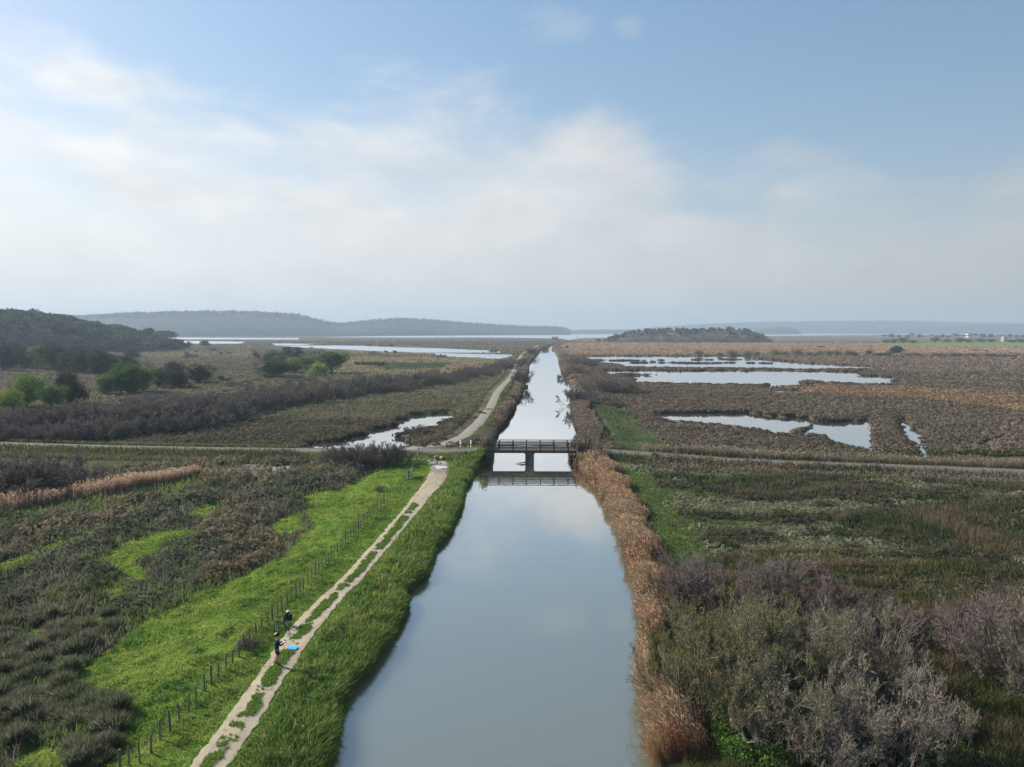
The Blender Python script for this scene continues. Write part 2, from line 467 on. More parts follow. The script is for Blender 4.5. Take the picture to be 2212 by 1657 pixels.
def link(name, me, mat=None, parent=None, loc=None):
    o = bpy.data.objects.new(name, me); COL.objects.link(o)
    if mat is not None:
        me.materials.append(mat)
    if parent is not None:
        o.parent = parent
    if loc is not None:
        o.location = loc
    return o


def empty(name, loc=(0, 0, 0), rz=0.0):
    o = bpy.data.objects.new(name, None); COL.objects.link(o)
    o.location = loc; o.rotation_euler = (0, 0, rz); o.empty_display_size = .3
    return o


def mesh_np(name, V, F, C=None, smooth=False):
    """triangles or quads (F: k x 3 / k x 4), optional per-vertex colour"""
    me = bpy.data.meshes.new(name)
    V = np.ascontiguousarray(V, np.float32); F = np.ascontiguousarray(F, np.int32)
    n = F.shape[1]
    me.vertices.add(len(V)); me.vertices.foreach_set('co', V.ravel())
    me.loops.add(F.size); me.loops.foreach_set('vertex_index', F.ravel())
    me.polygons.add(len(F)); me.polygons.foreach_set('loop_start', np.arange(0, F.size, n, dtype=np.int32))
    if smooth:
        me.polygons.foreach_set('use_smooth', np.ones(len(F), bool))
    me.update(calc_edges=True)
    if C is not None:
        a = me.color_attributes.new('Col', 'FLOAT_COLOR', 'POINT')
        c4_ = np.ones((len(V), 4), np.float32); c4_[:, :3] = C
        a.data.foreach_set('color', c4_.ravel())
    return me


def grid_faces(nr, nc):
    i = np.arange(nr - 1)[:, None] * nc + np.arange(nc - 1)[None, :]
    return np.stack([i, i + 1, i + nc + 1, i + nc], -1).reshape(-1, 4)


def blades(base, mid, tip, w, col, wt=.55):
    """tapered ribbons: 5 vertices and 3 triangles each"""
    k = len(base)
    ax = tip - base
    a = rng.uniform(0, 2 * np.pi, k)
    rv = np.stack([np.cos(a), np.sin(a), np.zeros(k)], 1)
    wd = np.cross(ax, rv); wd /= (np.linalg.norm(wd, axis=1, keepdims=True) + 1e-9)
    w = np.asarray(w).reshape(-1, 1) * .5
    V = np.stack([base - wd * w, base + wd * w, mid - wd * w * wt * 1.5, mid + wd * w * wt * 1.5, tip], 1).reshape(-1, 3)
    i = np.arange(k)[:, None] * 5
    F = np.concatenate([i + [0, 1, 3], i + [0, 3, 2], i + [2, 3, 4]], 0)
    return V, F, np.repeat(col, 5, 0)


def tri_blades(base, tip, w, col):
    k = len(base)
    a = rng.uniform(0, 2 * np.pi, k)
    wd = np.stack([np.cos(a), np.sin(a), np.zeros(k)], 1) * (np.asarray(w).reshape(-1, 1) * .5)
    V = np.stack([base - wd, base + wd, tip], 1).reshape(-1, 3)
    return V, np.arange(3 * k).reshape(-1, 3), np.repeat(col, 3, 0)


def ribbons(p0, p1, w0, w1, col):
    k = len(p0)
    rv = rng.normal(size=(k, 3)); wd = np.cross(p1 - p0, rv); wd /= (np.linalg.norm(wd, axis=1, keepdims=True) + 1e-9)
    w0 = np.asarray(w0).reshape(-1, 1) * .5; w1 = np.asarray(w1).reshape(-1, 1) * .5
    V = np.stack([p0 - wd * w0, p0 + wd * w0, p1 + wd * w1, p1 - wd * w1], 1).reshape(-1, 3)
    i = np.arange(k)[:, None] * 4
    return V, np.concatenate([i + [0, 1, 2], i + [0, 2, 3]], 0), np.repeat(col, 4, 0)


def prisms(p0, p1, r0, r1, col, ns=4):
    k = len(p0)
    ax = p1 - p0; ax = ax / (np.linalg.norm(ax, axis=1, keepdims=True) + 1e-9)
    ref = np.where(np.abs(ax[:, 2:3]) > .9, np.array([[1., 0, 0]]), np.array([[0, 0, 1.]]))
    u = np.cross(ax, ref); u /= np.linalg.norm(u, axis=1, keepdims=True); v = np.cross(ax, u)
    r0 = np.asarray(r0).reshape(-1, 1); r1 = np.asarray(r1).reshape(-1, 1)
    vs = []
    for P_, R in ((p0, r0), (p1, r1)):
        for j in range(ns):
            t = 2 * np.pi * j / ns
            vs.append(P_ + (u * math.cos(t) + v * math.sin(t)) * R)
    V = np.stack(vs, 1).reshape(-1, 3)
    i = np.arange(k)[:, None] * (2 * ns); F = []
    for j in range(ns):
        j2 = (j + 1) % ns
        F += [i + [j, j2, ns + j2], i + [j, ns + j2, ns + j]]
    return V, np.concatenate(F, 0), np.repeat(col, 2 * ns, 0)


def quads_leaf(c, size, col, up=.0):
    """one small randomly turned diamond per leaf clump"""
    k = len(c)
    n = rng.normal(size=(k, 3)); n[:, 2] += up; n /= np.linalg.norm(n, axis=1, keepdims=True)
    r = rng.normal(size=(k, 3)); u = np.cross(n, r); u /= np.linalg.norm(u, axis=1, keepdims=True); v = np.cross(n, u)
    s = np.asarray(size).reshape(-1, 1)
    V = np.stack([c - u * s, c - v * s * .55, c + u * s, c + v * s * .55], 1).reshape(-1, 3)
    i = np.arange(k)[:, None] * 4
    return V, np.concatenate([i + [0, 1, 2], i + [0, 2, 3]], 0), np.repeat(col, 4, 0)


def merge(parts):
    V = []; F = []; C = []; o = 0
    for v, f, c in parts:
        V.append(v); F.append(f + o); C.append(c); o += len(v)
    return np.concatenate(V), np.concatenate(F), np.concatenate(C)


def jit(col, k, amt=.25, hue=.08):
    """k colours scattered about col"""
    c = np.broadcast_to(np.asarray(col, float), (k, 3)).copy()
    c *= (1 + rng.uniform(-amt, amt, (k, 1)))
    return np.clip(c * (1 + rng.uniform(-hue, hue, (k, 3))), .002, .9)


def fan(n, r0, r1, a0=-44, a1=44):
    r = np.exp(rng.uniform(math.log(r0), math.log(r1), n)); a = np.radians(rng.uniform(a0, a1, n))
    return r * np.sin(a), r * np.cos(a)
# ------------------------------------------------------------------ ground sheet
def build_ground():
    na = 640
    ang = np.radians(np.linspace(-60, 60, na))
    rr = [34.0]
    while rr[-1] < 12000:
        rr.append(rr[-1] * 1.0058 if rr[-1] < 900 else rr[-1] * 1.012)
    rr = np.array(rr)
    R, A = np.meshgrid(rr, ang, indexing='ij')
    x = R * np.sin(A); y = -22 + R * np.cos(A)
    h = height(x, y)
    C = cover(x, y)
    V = np.stack([x, y, h], -1).reshape(-1, 3)
    me = mesh_np('ground', V, grid_faces(len(rr), na)[:, ::-1], C.reshape(-1, 3), smooth=True)
    m, nt, N, L = new_mat('ground_cover')
    out = node(nt, 'ShaderNodeOutputMaterial'); at = node(nt, 'ShaderNodeAttribute', attribute_name='Col')
    b = node(nt, 'ShaderNodeBsdfDiffuse')
    geo = node(nt, 'ShaderNodeNewGeometry')
    n1 = node(nt, 'ShaderNodeTexNoise'); n1.inputs['Scale'].default_value = 2.2; n1.inputs['Detail'].default_value = 6; n1.inputs['Roughness'].default_value = .7
    L.new(geo.outputs['Position'], n1.inputs['Vector'])
    n2 = node(nt, 'ShaderNodeTexNoise'); n2.inputs['Scale'].default_value = .09; n2.inputs['Detail'].default_value = 6; n2.inputs['Roughness'].default_value = .65
    L.new(geo.outputs['Position'], n2.inputs['Vector'])
    def rng_(s, lo, hi):
        r = node(nt, 'ShaderNodeMapRange'); r.inputs['From Min'].default_value = .3; r.inputs['From Max'].default_value = .7
        r.inputs['To Min'].default_value = lo; r.inputs['To Max'].default_value = hi
        L.new(s, r.inputs['Value']); return r.outputs['Result']
    mu = node(nt, 'ShaderNodeMath', operation='MULTIPLY')
    L.new(rng_(n1.outputs['Fac'], .65, 1.4), mu.inputs[0]); L.new(rng_(n2.outputs['Fac'], .72, 1.28), mu.inputs[1])
    mx = node(nt, 'ShaderNodeVectorMath', operation='SCALE')
    L.new(at.outputs['Color'], mx.inputs[0]); L.new(mu.outputs[0], mx.inputs['Scale'])
    L.new(mx.outputs[0], b.inputs[0])
    bp = node(nt, 'ShaderNodeBump'); bp.inputs['Strength'].default_value = .7; bp.inputs['Distance'].default_value = .25
    L.new(n1.outputs['Fac'], bp.inputs['Height']); L.new(bp.outputs['Normal'], b.inputs['Normal'])
    L.new(b.outputs[0], out.inputs[0])
    return tag(link('ground', me, m), kind='structure')


def water_mat(name, body, rough=.02, bump=.012, scale=(1.6, .5), gain=(1., 0.)):
    m, nt, N, L = new_mat(name)
    out = node(nt, 'ShaderNodeOutputMaterial')
    # silty body: light spreads sideways through the turbid water
    b = node(nt, 'ShaderNodeSubsurfaceScattering', falloff='BURLEY'); b.inputs['Color'].default_value = (*body, 1)
    b.inputs['Scale'].default_value = 1.0; b.inputs['Radius'].default_value = (3.0, 3.0, 2.4)
    g = node(nt, 'ShaderNodeBsdfGlossy'); g.inputs['Roughness'].default_value = rough; g.inputs[0].default_value = (1, 1, 1, 1)
    fr = node(nt, 'ShaderNodeFresnel'); fr.inputs['IOR'].default_value = 1.62
    geo = node(nt, 'ShaderNodeNewGeometry')
    mp = node(nt, 'ShaderNodeMapping'); mp.inputs['Scale'].default_value = (scale[0], scale[1], 1)
    L.new(geo.outputs['Position'], mp.inputs['Vector'])
    nz = node(nt, 'ShaderNodeTexNoise'); nz.inputs['Scale'].default_value = 1.0; nz.inputs['Detail'].default_value = 4
    L.new(mp.outputs[0], nz.inputs['Vector'])
    bp = node(nt, 'ShaderNodeBump'); bp.inputs['Strength'].default_value = 1.0; bp.inputs['Distance'].default_value = bump
    L.new(nz.outputs['Fac'], bp.inputs['Height'])
    L.new(bp.outputs['Normal'], g.inputs['Normal'])
    n2 = node(nt, 'ShaderNodeTexNoise'); n2.inputs['Scale'].default_value = .055; n2.inputs['Detail'].default_value = 5; n2.inputs['Roughness'].default_value = .6
    L.new(geo.outputs['Position'], n2.inputs['Vector'])
    mr = node(nt, 'ShaderNodeMapRange'); mr.inputs['From Min'].default_value = .45; mr.inputs['From Max'].default_value = .7
    mr.inputs['To Min'].default_value = rough; mr.inputs['To Max'].default_value = rough + .09
    L.new(n2.outputs['Fac'], mr.inputs['Value']); L.new(mr.outputs['Result'], g.inputs['Roughness'])
    mx = node(nt, 'ShaderNodeMixShader')
    ma = node(nt, 'ShaderNodeMath', operation='MULTIPLY_ADD'); ma.use_clamp = True; ma.inputs[1].default_value = gain[0]; ma.inputs[2].default_value = gain[1]
    L.new(fr.outputs[0], ma.inputs[0]); L.new(ma.outputs[0], mx.inputs[0]); L.new(b.outputs[0], mx.inputs[1]); L.new(g.outputs[0], mx.inputs[2])
    L.new(mx.outputs[0], out.inputs[0])
    return m


M_CANAL = water_mat('canal_water_surface', (.126, .132, .098), .0, .0018, (1.6, .5), (2.15, .03))
M_POND = water_mat('pond_water_surface', (.06, .065, .055), .0, .001, (1.6, .5), (.5, .50))

M_LAGOON = water_mat('wind_ruffled_water', (.06, .065, .055), .30, .01, (.05, .05), (.45, .40))


def build_water():
    # canal: a strip a little wider than the banks, which cut its edge
    ys = np.concatenate([np.linspace(-40, 130, 101), np.geomspace(133, 2450, 80)])
    xl = at_y(LW, ys) - 1.6; xr = at_y(RW, ys) + 1.6
    V = np.stack([np.stack([xl, ys, 0 * ys], 1), np.stack([xr, ys, 0 * ys], 1)], 1).reshape(-1, 3)
    tag(link('canal_water', mesh_np('canal_water', V, grid_faces(len(ys), 2)), M_CANAL), kind='structure')
    for k, p in POND_W.items():
        c = p.mean(0)
        far = np.hypot(*c) > 900
        lo = p.min(0) - 3; hi = p.max(0) + np.array([3, 6])
        q = np.array([[lo[0], lo[1], .22], [hi[0], lo[1], .22], [hi[0], hi[1], .22], [lo[0], hi[1], .22]])
        q[:, 2] += .008 * list(POND_W).index(k)
        tag(link(k, mesh_np(k, q, np.array([[0, 1, 2, 3]])), M_LAGOON if 'lagoon' in k else M_POND), kind='structure')
    lo = LAKE_W.min(0) - 60; hi = LAKE_W.max(0) + 60
    q = np.array([[lo[0], lo[1], .1], [hi[0], lo[1], .1], [hi[0], hi[1], .1], [lo[0], hi[1], .1]])
    tag(link('lake', mesh_np('lake', q, np.array([[0, 1, 2, 3]])), M_LAGOON), kind='structure')


def strip(name, mid, hw, mat, zoff, step=.6, nc=7, edge=.25, crown=0.0, colf=None):
    """a road surface laid along a line with a slightly ragged edge"""
    c = resample(mid, step)
    t = np.gradient(c, axis=0); t /= np.linalg.norm(t, axis=1, keepdims=True)
    nrm = np.stack([-t[:, 1], t[:, 0]], 1)
    u = np.linspace(-1, 1, nc)
    x = c[:, None, 0] + nrm[:, None, 0] * u * hw; y = c[:, None, 1] + nrm[:, None, 1] * u * hw
    e = (fbm(x * 1.3, y * 1.3, 61, 3) - .5) * 2 * edge * (np.abs(u) > .99)
    x = x + nrm[:, None, 0] * e * np.sign(u); y = y + nrm[:, None, 1] * e * np.sign(u)
    z = height(x, y, False)
    z = np.maximum(z, np.median(z, 1, keepdims=True) - .05) + zoff
    z[:, 0] -= .06; z[:, -1] -= .06
    V = np.stack([x, y, z], -1).reshape(-1, 3)
    return link(name, mesh_np(name, V, grid_faces(len(c), nc)[:, ::-1], None if colf is None else colf(x, y).reshape(-1, 3), smooth=True), mat)


def build_roads():
    asphalt = plain('weathered_asphalt', (.115, .110, .102), .85, .2, 0, .22, 1.3, .2)
    gravel = plain('pale_gravel_path', (.225, .200, .168), .9, .15, 0, .2, 1.5, .2)
    L_ = np.vstack([ROAD_L, ROAD_B[:2]]); x1 = P(1049, 970, 2.1)
    road = strip('road', np.vstack([ROAD_L, ROAD_B[:1], [[x1[0] - .2, x1[1]]]]), 1.7, asphalt, .035, edge=.22)
    tag(road, 'narrow grey road running from the copse to the bridge', kind='structure')
    xr = P(1256, 971, 2.1)
    tag(strip('road', np.vstack([[[xr[0] + .2, xr[1]]], ROAD_R]), 1.6, asphalt, .035, edge=.25), 'narrow grey road leaving the bridge along the ponds', kind='structure')
    tag(strip('cycle_path', CYCLE, 1.15, gravel, .05, edge=.2), kind='structure')
    # dirt track with two bare ruts and a grassy middle in patches
    nc = 45
    ys = np.arange(17, 105.4, .09)
    xl = np.interp(ys, TRK_L[:, 1], TRK_L[:, 0]); xr = np.interp(ys, TRK_R[:, 1], TRK_R[:, 0])
    u = np.linspace(-.12, 1.12, nc)
    x = xl[:, None] + (xr - xl)[:, None] * u; y = np.repeat(ys[:, None], nc, 1)
    z = height(x, y, False) + .04
    g = track_grass(x, y)
    e = np.abs(u - .5) * 2
    edge = e[None, :] + (fbm(x * 1.6, y * 1.6, 71, 4) - .5) * .45
    z = z - .14 * sstep(.98, 1.15, edge) + .03 * g
    nn = fbm(x * 2.5, y * 2.5, 73, 4)[..., None]; n3 = fbm(x * .5, y * .35, 75, 3)[..., None]
    sand = np.array([.36, .305, .225]) * (.8 + .4 * nn) * (.85 + .3 * n3)
    mud = np.array([.20, .165, .125]) * (.8 + .4 * nn)
    wet = np.clip(sstep(92, 99, y), 0, 1)[..., None] * np.clip((fbm(x * .9, y * .5, 77, 3)[..., None] - .35) * 4, 0, 1)
    sand = sand + (mud - sand) * np.clip(wet, 0, 1) * .8
    # narrow tyre line in the dust
    tl = xl[:, None] + (xr - xl)[:, None] * (.24 + .05 * (fbm(y * .15, y * 0, 79, 2) - .5))
    ty = (np.abs(x - tl) < .035)[..., None] * np.clip((fbm(x * .4, y * .22, 80, 2) - .45) * 5, 0, 1)[..., None]
    sand = sand * (1 - .45 * ty)
    gr = np.array([.085, .12, .03]) * (.8 + .5 * nn)
    C = sand + (gr - sand) * g[..., None]
    C = C + (gr - C) * sstep(.97, 1.03, edge)[..., None]
    V = np.stack([x, y, z], -1).reshape(-1, 3)
    m, nt, N, L = new_mat('dusty_track')
    out = node(nt, 'ShaderNodeOutputMaterial'); at = node(nt, 'ShaderNodeAttribute', attribute_name='Col')
    b = node(nt, 'ShaderNodeBsdfDiffuse'); L.new(at.outputs['Color'], b.inputs[0])
    nz = node(nt, 'ShaderNodeTexNoise'); nz.inputs['Scale'].default_value = 9; nz.inputs['Detail'].default_value = 5
    geo = node(nt, 'ShaderNodeNewGeometry'); L.new(geo.outputs['Position'], nz.inputs['Vector'])
    bp = node(nt, 'ShaderNodeBump'); bp.inputs['Distance'].default_value = .03; bp.inputs['Strength'].default_value = .6
    L.new(nz.outputs['Fac'], bp.inputs['Height']); L.new(bp.outputs['Normal'], b.inputs['Normal']); L.new(b.outputs[0], out.inputs[0])
    tag(link('dirt_track', mesh_np('dirt_track', V, grid_faces(len(ys), nc), C.reshape(-1, 3), True), m), kind='structure')
    # puddle in the wide muddy end of the track
    pts = PL([(938, 1005.5), (946, 1004.5), (953, 1005.2), (960, 1005.8), (967, 1008.8), (964, 1010.8), (957, 1009.6), (950, 1011.6), (944, 1010.5), (940, 1008)], 1.3)
    zz = float(height(pts[:, 0], pts[:, 1], False).max()) + .058
    V = np.array([[a, b, zz] for a, b in pts])
    c = V.mean(0)
    Vc = np.vstack([c[None], V]); F = np.array([[0, i + 1, (i + 1) % len(pts) + 1] for i in range(len(pts))])
    tag(link('puddle', mesh_np('puddle', Vc, F), M_POND), kind='structure')


# grass islands along the middle of the track: near and far end of each
def _yy(v): return float(P(900, 1025.6 + .3809 * v, 1.2)[1])
ISL_TRACK = [(_yy(b_), _yy(a_)) for a_, b_ in [(1572, 1700), (1512, 1552), (1424, 1472), (1205, 1396), (1090, 1195), (984, 1084), (846, 948), (668, 842), (628, 657), (440, 613), (300, 430), (238, 300), (205, 224), (166, 200)]] + [(17, 28)]


def track_grass(x, y):
    xl = np.interp(y, TRK_L[:, 1], TRK_L[:, 0]); xr = np.interp(y, TRK_R[:, 1], TRK_R[:, 0])
    u = (x - xl) / (xr - xl)
    # islands of grass: a long noise along the track decides where the middle is bare
    isl = ISL_TRACK
    on = np.zeros(np.shape(x))
    wv = (fbm(x * 1.1, y * 1.1, 81, 4, .65) - .5) * 1.3
    for a, b in isl:
        on = np.maximum(on, sstep(a - .1, a + .35, y + wv * 2.2) * sstep(b + .1, b - .35, y + wv * 2.2))
    lo = .28 + wv * .40; hi = .71 + (fbm(x * 1.2, y * 1.2, 83, 3) - .5) * .40
    m = sstep(-.04, .04, u - lo) * sstep(-.04, .04, hi - u)
    return on * m
# ------------------------------------------------------------------ grass, reeds, scrub: the uncountable cover
M_GRASS = leafmat('grass_blades', .45, .0)
M_REED = leafmat('dry_reed', .5, .0)
M_SCRUB = leafmat('salt_scrub', .36, .0, 1.72)


def heights(x, y):
    return height(x, y)


def keep(mask, *arr):
    return [a[mask] for a in arr]


def lean_tips(x, y, z, h, lean, wind=(0, 0)):
    k = len(x)
    a = rng.uniform(0, 2 * np.pi, k); r = h * lean * rng.uniform(.2, 1, k)
    ox = np.cos(a) * r + wind[0] * h; oy = np.sin(a) * r + wind[1] * h
    b = np.stack([x, y, z], 1)
    t = b + np.stack([ox, oy, h * np.sqrt(np.clip(1 - (r / h) ** 2, .3, 1))], 1)
    m = b + (t - b) * .55 + np.stack([-ox * .12, -oy * .12, h * .06], 1)
    return b, m, t


def build_grass():
    """short turf of the field and the levee, taller on the canal bank"""
    x, y = fan(680000, 24, 122, -52, 12)
    sd, side = canal_sd(x, y)
    ok = (side < 0) & (sd > 0.0) & (y < 118)
    x, y, sd = keep(ok, x, y, sd)
    g = is_green(x, y) | (sd < 12.0)
    td = track_d(x, y); rd = road_d(x, y)
    ok = g & (td > .16 * rng.random(len(x)) ** 2) & (rd > 2.2) & ~water_mask(x, y)
    x, y, sd, td = keep(ok, x, y, sd, td)
    z = heights(x, y); r = np.hypot(x, y)
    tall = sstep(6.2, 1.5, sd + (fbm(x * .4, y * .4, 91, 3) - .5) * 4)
    hump = fbm(x * .8, y * .8, 93, 3)
    h = (.06 + .30 * hump ** 1.5) * rng.uniform(.6, 1.25, len(x)) + tall * rng.uniform(.12, .40, len(x))
    h *= np.where(td < .5, .7, 1)
    w = np.clip(r * .00085, .022, .09) * rng.uniform(.7, 1.5, len(x))
    b, m, t = lean_tips(x, y, z - .03, h, .75, (-.05, -.02))
    n = fbm(x * .35, y * .35, 95, 4)[:, None]; n2 = fbm(x * 1.3, y * 1.3, 97, 3)[:, None]
    c1_ = np.array([.122, .188, .034]); c2_ = np.array([.192, .235, .052]); c3_ = np.array([.065, .130, .030])
    c = c1_ + (c2_ - c1_) * np.clip((n - .4) * 4, 0, 1); c = c + (c3_ - c) * np.clip((.50 - n2) * 5, 0, .85)
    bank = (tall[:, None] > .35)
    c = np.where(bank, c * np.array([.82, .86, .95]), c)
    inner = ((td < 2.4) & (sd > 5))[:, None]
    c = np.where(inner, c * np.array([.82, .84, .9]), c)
    c = c * jit((1, 1, 1), len(x), .28, .10)
    dry = rng.random(len(x)) < .035 + .07 * tall
    c[dry] = jit((.26, .22, .11), int(dry.sum()), .3)
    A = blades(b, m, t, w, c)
    # overhanging fringe at the water's edge
    e = resample(LW[(LW[:, 1] > 8) & (LW[:, 1] < 112)], .02)
    k = rng.integers(0, len(e), 60000)
    off = rng.gamma(1.6, .35, 60000)
    ex = e[k, 0] - off; ey = e[k, 1] + rng.normal(0, .06, 60000)
    lump = .55 + .9 * fbm(ey * .55, ey * 0 + 3, 101, 3)
    ez = height(ex, ey)
    hh = rng.uniform(.3, .8, 60000) * lump
    b = np.stack([ex, ey, ez - .03], 1)
    t = b + np.stack([hh * rng.uniform(-.15, .75, 60000), hh * rng.normal(0, .22, 60000), hh * rng.uniform(.45, .95, 60000)], 1)
    m = b + (t - b) * .5 + np.stack([-.05 * hh, 0 * hh, .13 * hh], 1)
    c = jit((.092, .145, .032), 60000, .35, .12)
    dry = rng.random(60000) < .10; c[dry] = jit((.24, .20, .11), int(dry.sum()), .3)
    B = blades(b, m, t, np.clip(np.hypot(ex, ey) * .0009, .025, .09), c)
    # grass in the middle of the track
    k = 26000
    ty = rng.uniform(18, 80, k); xl = np.interp(ty, TRK_L[:, 1], TRK_L[:, 0]); xr = np.interp(ty, TRK_R[:, 1], TRK_R[:, 0])
    tx = xl + (xr - xl) * rng.uniform(.25, .75, k)
    ok = track_grass(tx, ty) > .5
    tx, ty = keep(ok, tx, ty)
    hh = rng.uniform(.05, .17, len(tx))
    b, m, t = lean_tips(tx, ty, height(tx, ty, False) + .04, hh, .8)
    Cc = blades(b, m, t, np.clip(np.hypot(tx, ty) * .0009, .022, .08), jit((.095, .150, .032), len(tx), .3, .12))
    V, F, C = merge([A, B, Cc])
    tag(link('grass', mesh_np('grass', V, F, C), M_GRASS), kind='stuff')


def build_strip_grass():
    """grass of the green strip and the levee beyond the bridge"""
    X_ = []; Y_ = []
    for p in BGREEN + LEVEE_G + MEADG:
        w = PL(p, .9); lo, hi = w.min(0), w.max(0)
        n = int(min(60000, (hi[0] - lo[0]) * (hi[1] - lo[1]) * 6))
        x = rng.uniform(lo[0], hi[0], n); y = rng.uniform(lo[1], hi[1], n)
        a = 3.0
        ok = inpoly(w, x + (fbm(x * .2, y * .2, 171, 3) - .5) * a * 2, y + (fbm(x * .2, y * .2, 173, 3) - .5) * a * 4); X_.append(x[ok]); Y_.append(y[ok])
    x = np.concatenate(X_); y = np.concatenate(Y_)
    ok = (track_d(x, y) > .3) & (road_d(x, y) > 2.4) & (canal_sd(x, y)[0] > .4); x, y = keep(ok, x, y)
    n = fbm(x * .2, y * .12, 175, 4)[:, None]
    c = (np.array([.055, .082, .034]) + (np.array([.10, .105, .055]) - np.array([.055, .082, .034])) * np.clip((n - .4) * 4, 0, 1)) * jit((1, 1, 1), len(x), .3, .1)
    h = rng.uniform(.15, .5, len(x))
    b, m, t = lean_tips(x, y, height(x, y, False) - .02, h, .7)
    V, F, C = blades(b, m, t, np.clip(np.hypot(x, y) * .0011, .1, .5), c)
    tag(link('rough_grass', mesh_np('rough_grass', V, F, C), M_GRASS), kind='stuff')


def mounds(cx, cy, cz, rad, hgt, col, nb, w, spiky=.25):
    """rounded twiggy bushlets: nb ribbons each, from inside the mound to its dome"""
    k = len(cx)
    n = k * nb
    u = rng.normal(size=(n, 3)); u[:, 2] = np.abs(u[:, 2]) * 1.1 + .08; u /= np.linalg.norm(u, axis=1, keepdims=True)
    R = np.repeat(rad, nb); H = np.repeat(hgt, nb)
    b0 = np.stack([np.repeat(cx, nb), np.repeat(cy, nb), np.repeat(cz, nb)], 1)
    q = rng.uniform(1 - spiky, 1 + spiky * .6, n)
    t = b0 + np.stack([u[:, 0] * R * q, u[:, 1] * R * q, u[:, 2] * H * q], 1)
    s = rng.uniform(.25, .6, n)
    b = b0 + np.stack([u[:, 0] * R * s + rng.normal(0, .08, n) * R, u[:, 1] * R * s + rng.normal(0, .08, n) * R, u[:, 2] * H * s * .8 - .03], 1)
    c = np.repeat(col, nb, 0) * jit((1, 1, 1), n, .32, .10)
    return ribbons(b, t, np.repeat(w, nb), np.repeat(w, nb) * .55, c)


def bumps(cx, cy, cz, rad, hgt, col, nb, size=.42):
    """low cushions: small leafy plates lying on a dome"""
    k = len(cx); n = k * nb
    u = rng.normal(size=(n, 3)); u[:, 2] = np.abs(u[:, 2]) + .05; u /= np.linalg.norm(u, axis=1, keepdims=True)
    R = np.repeat(rad, nb); H = np.repeat(hgt, nb); q = rng.uniform(.75, 1.08, n)
    c = np.stack([np.repeat(cx, nb) + u[:, 0] * R * q, np.repeat(cy, nb) + u[:, 1] * R * q, np.repeat(cz, nb) + u[:, 2] * H * q], 1)
    nr = u + rng.normal(0, .45, (n, 3)); nr /= np.linalg.norm(nr, axis=1, keepdims=True)
    a = np.cross(nr, rng.normal(size=(n, 3))); a /= np.linalg.norm(a, axis=1, keepdims=True); b = np.cross(nr, a)
    s = (R * size * rng.uniform(.5, 1.2, n))[:, None]
    V = np.stack([c - a * s, c - b * s * .6, c + a * s, c + b * s * .6], 1).reshape(-1, 3)
    i = np.arange(n)[:, None] * 4
    cc = np.repeat(col, nb, 0) * jit((1, 1, 1), n, .15, .06)
    return V, np.concatenate([i + [0, 1, 2], i + [0, 2, 3]], 0), np.repeat(cc, 4, 0)


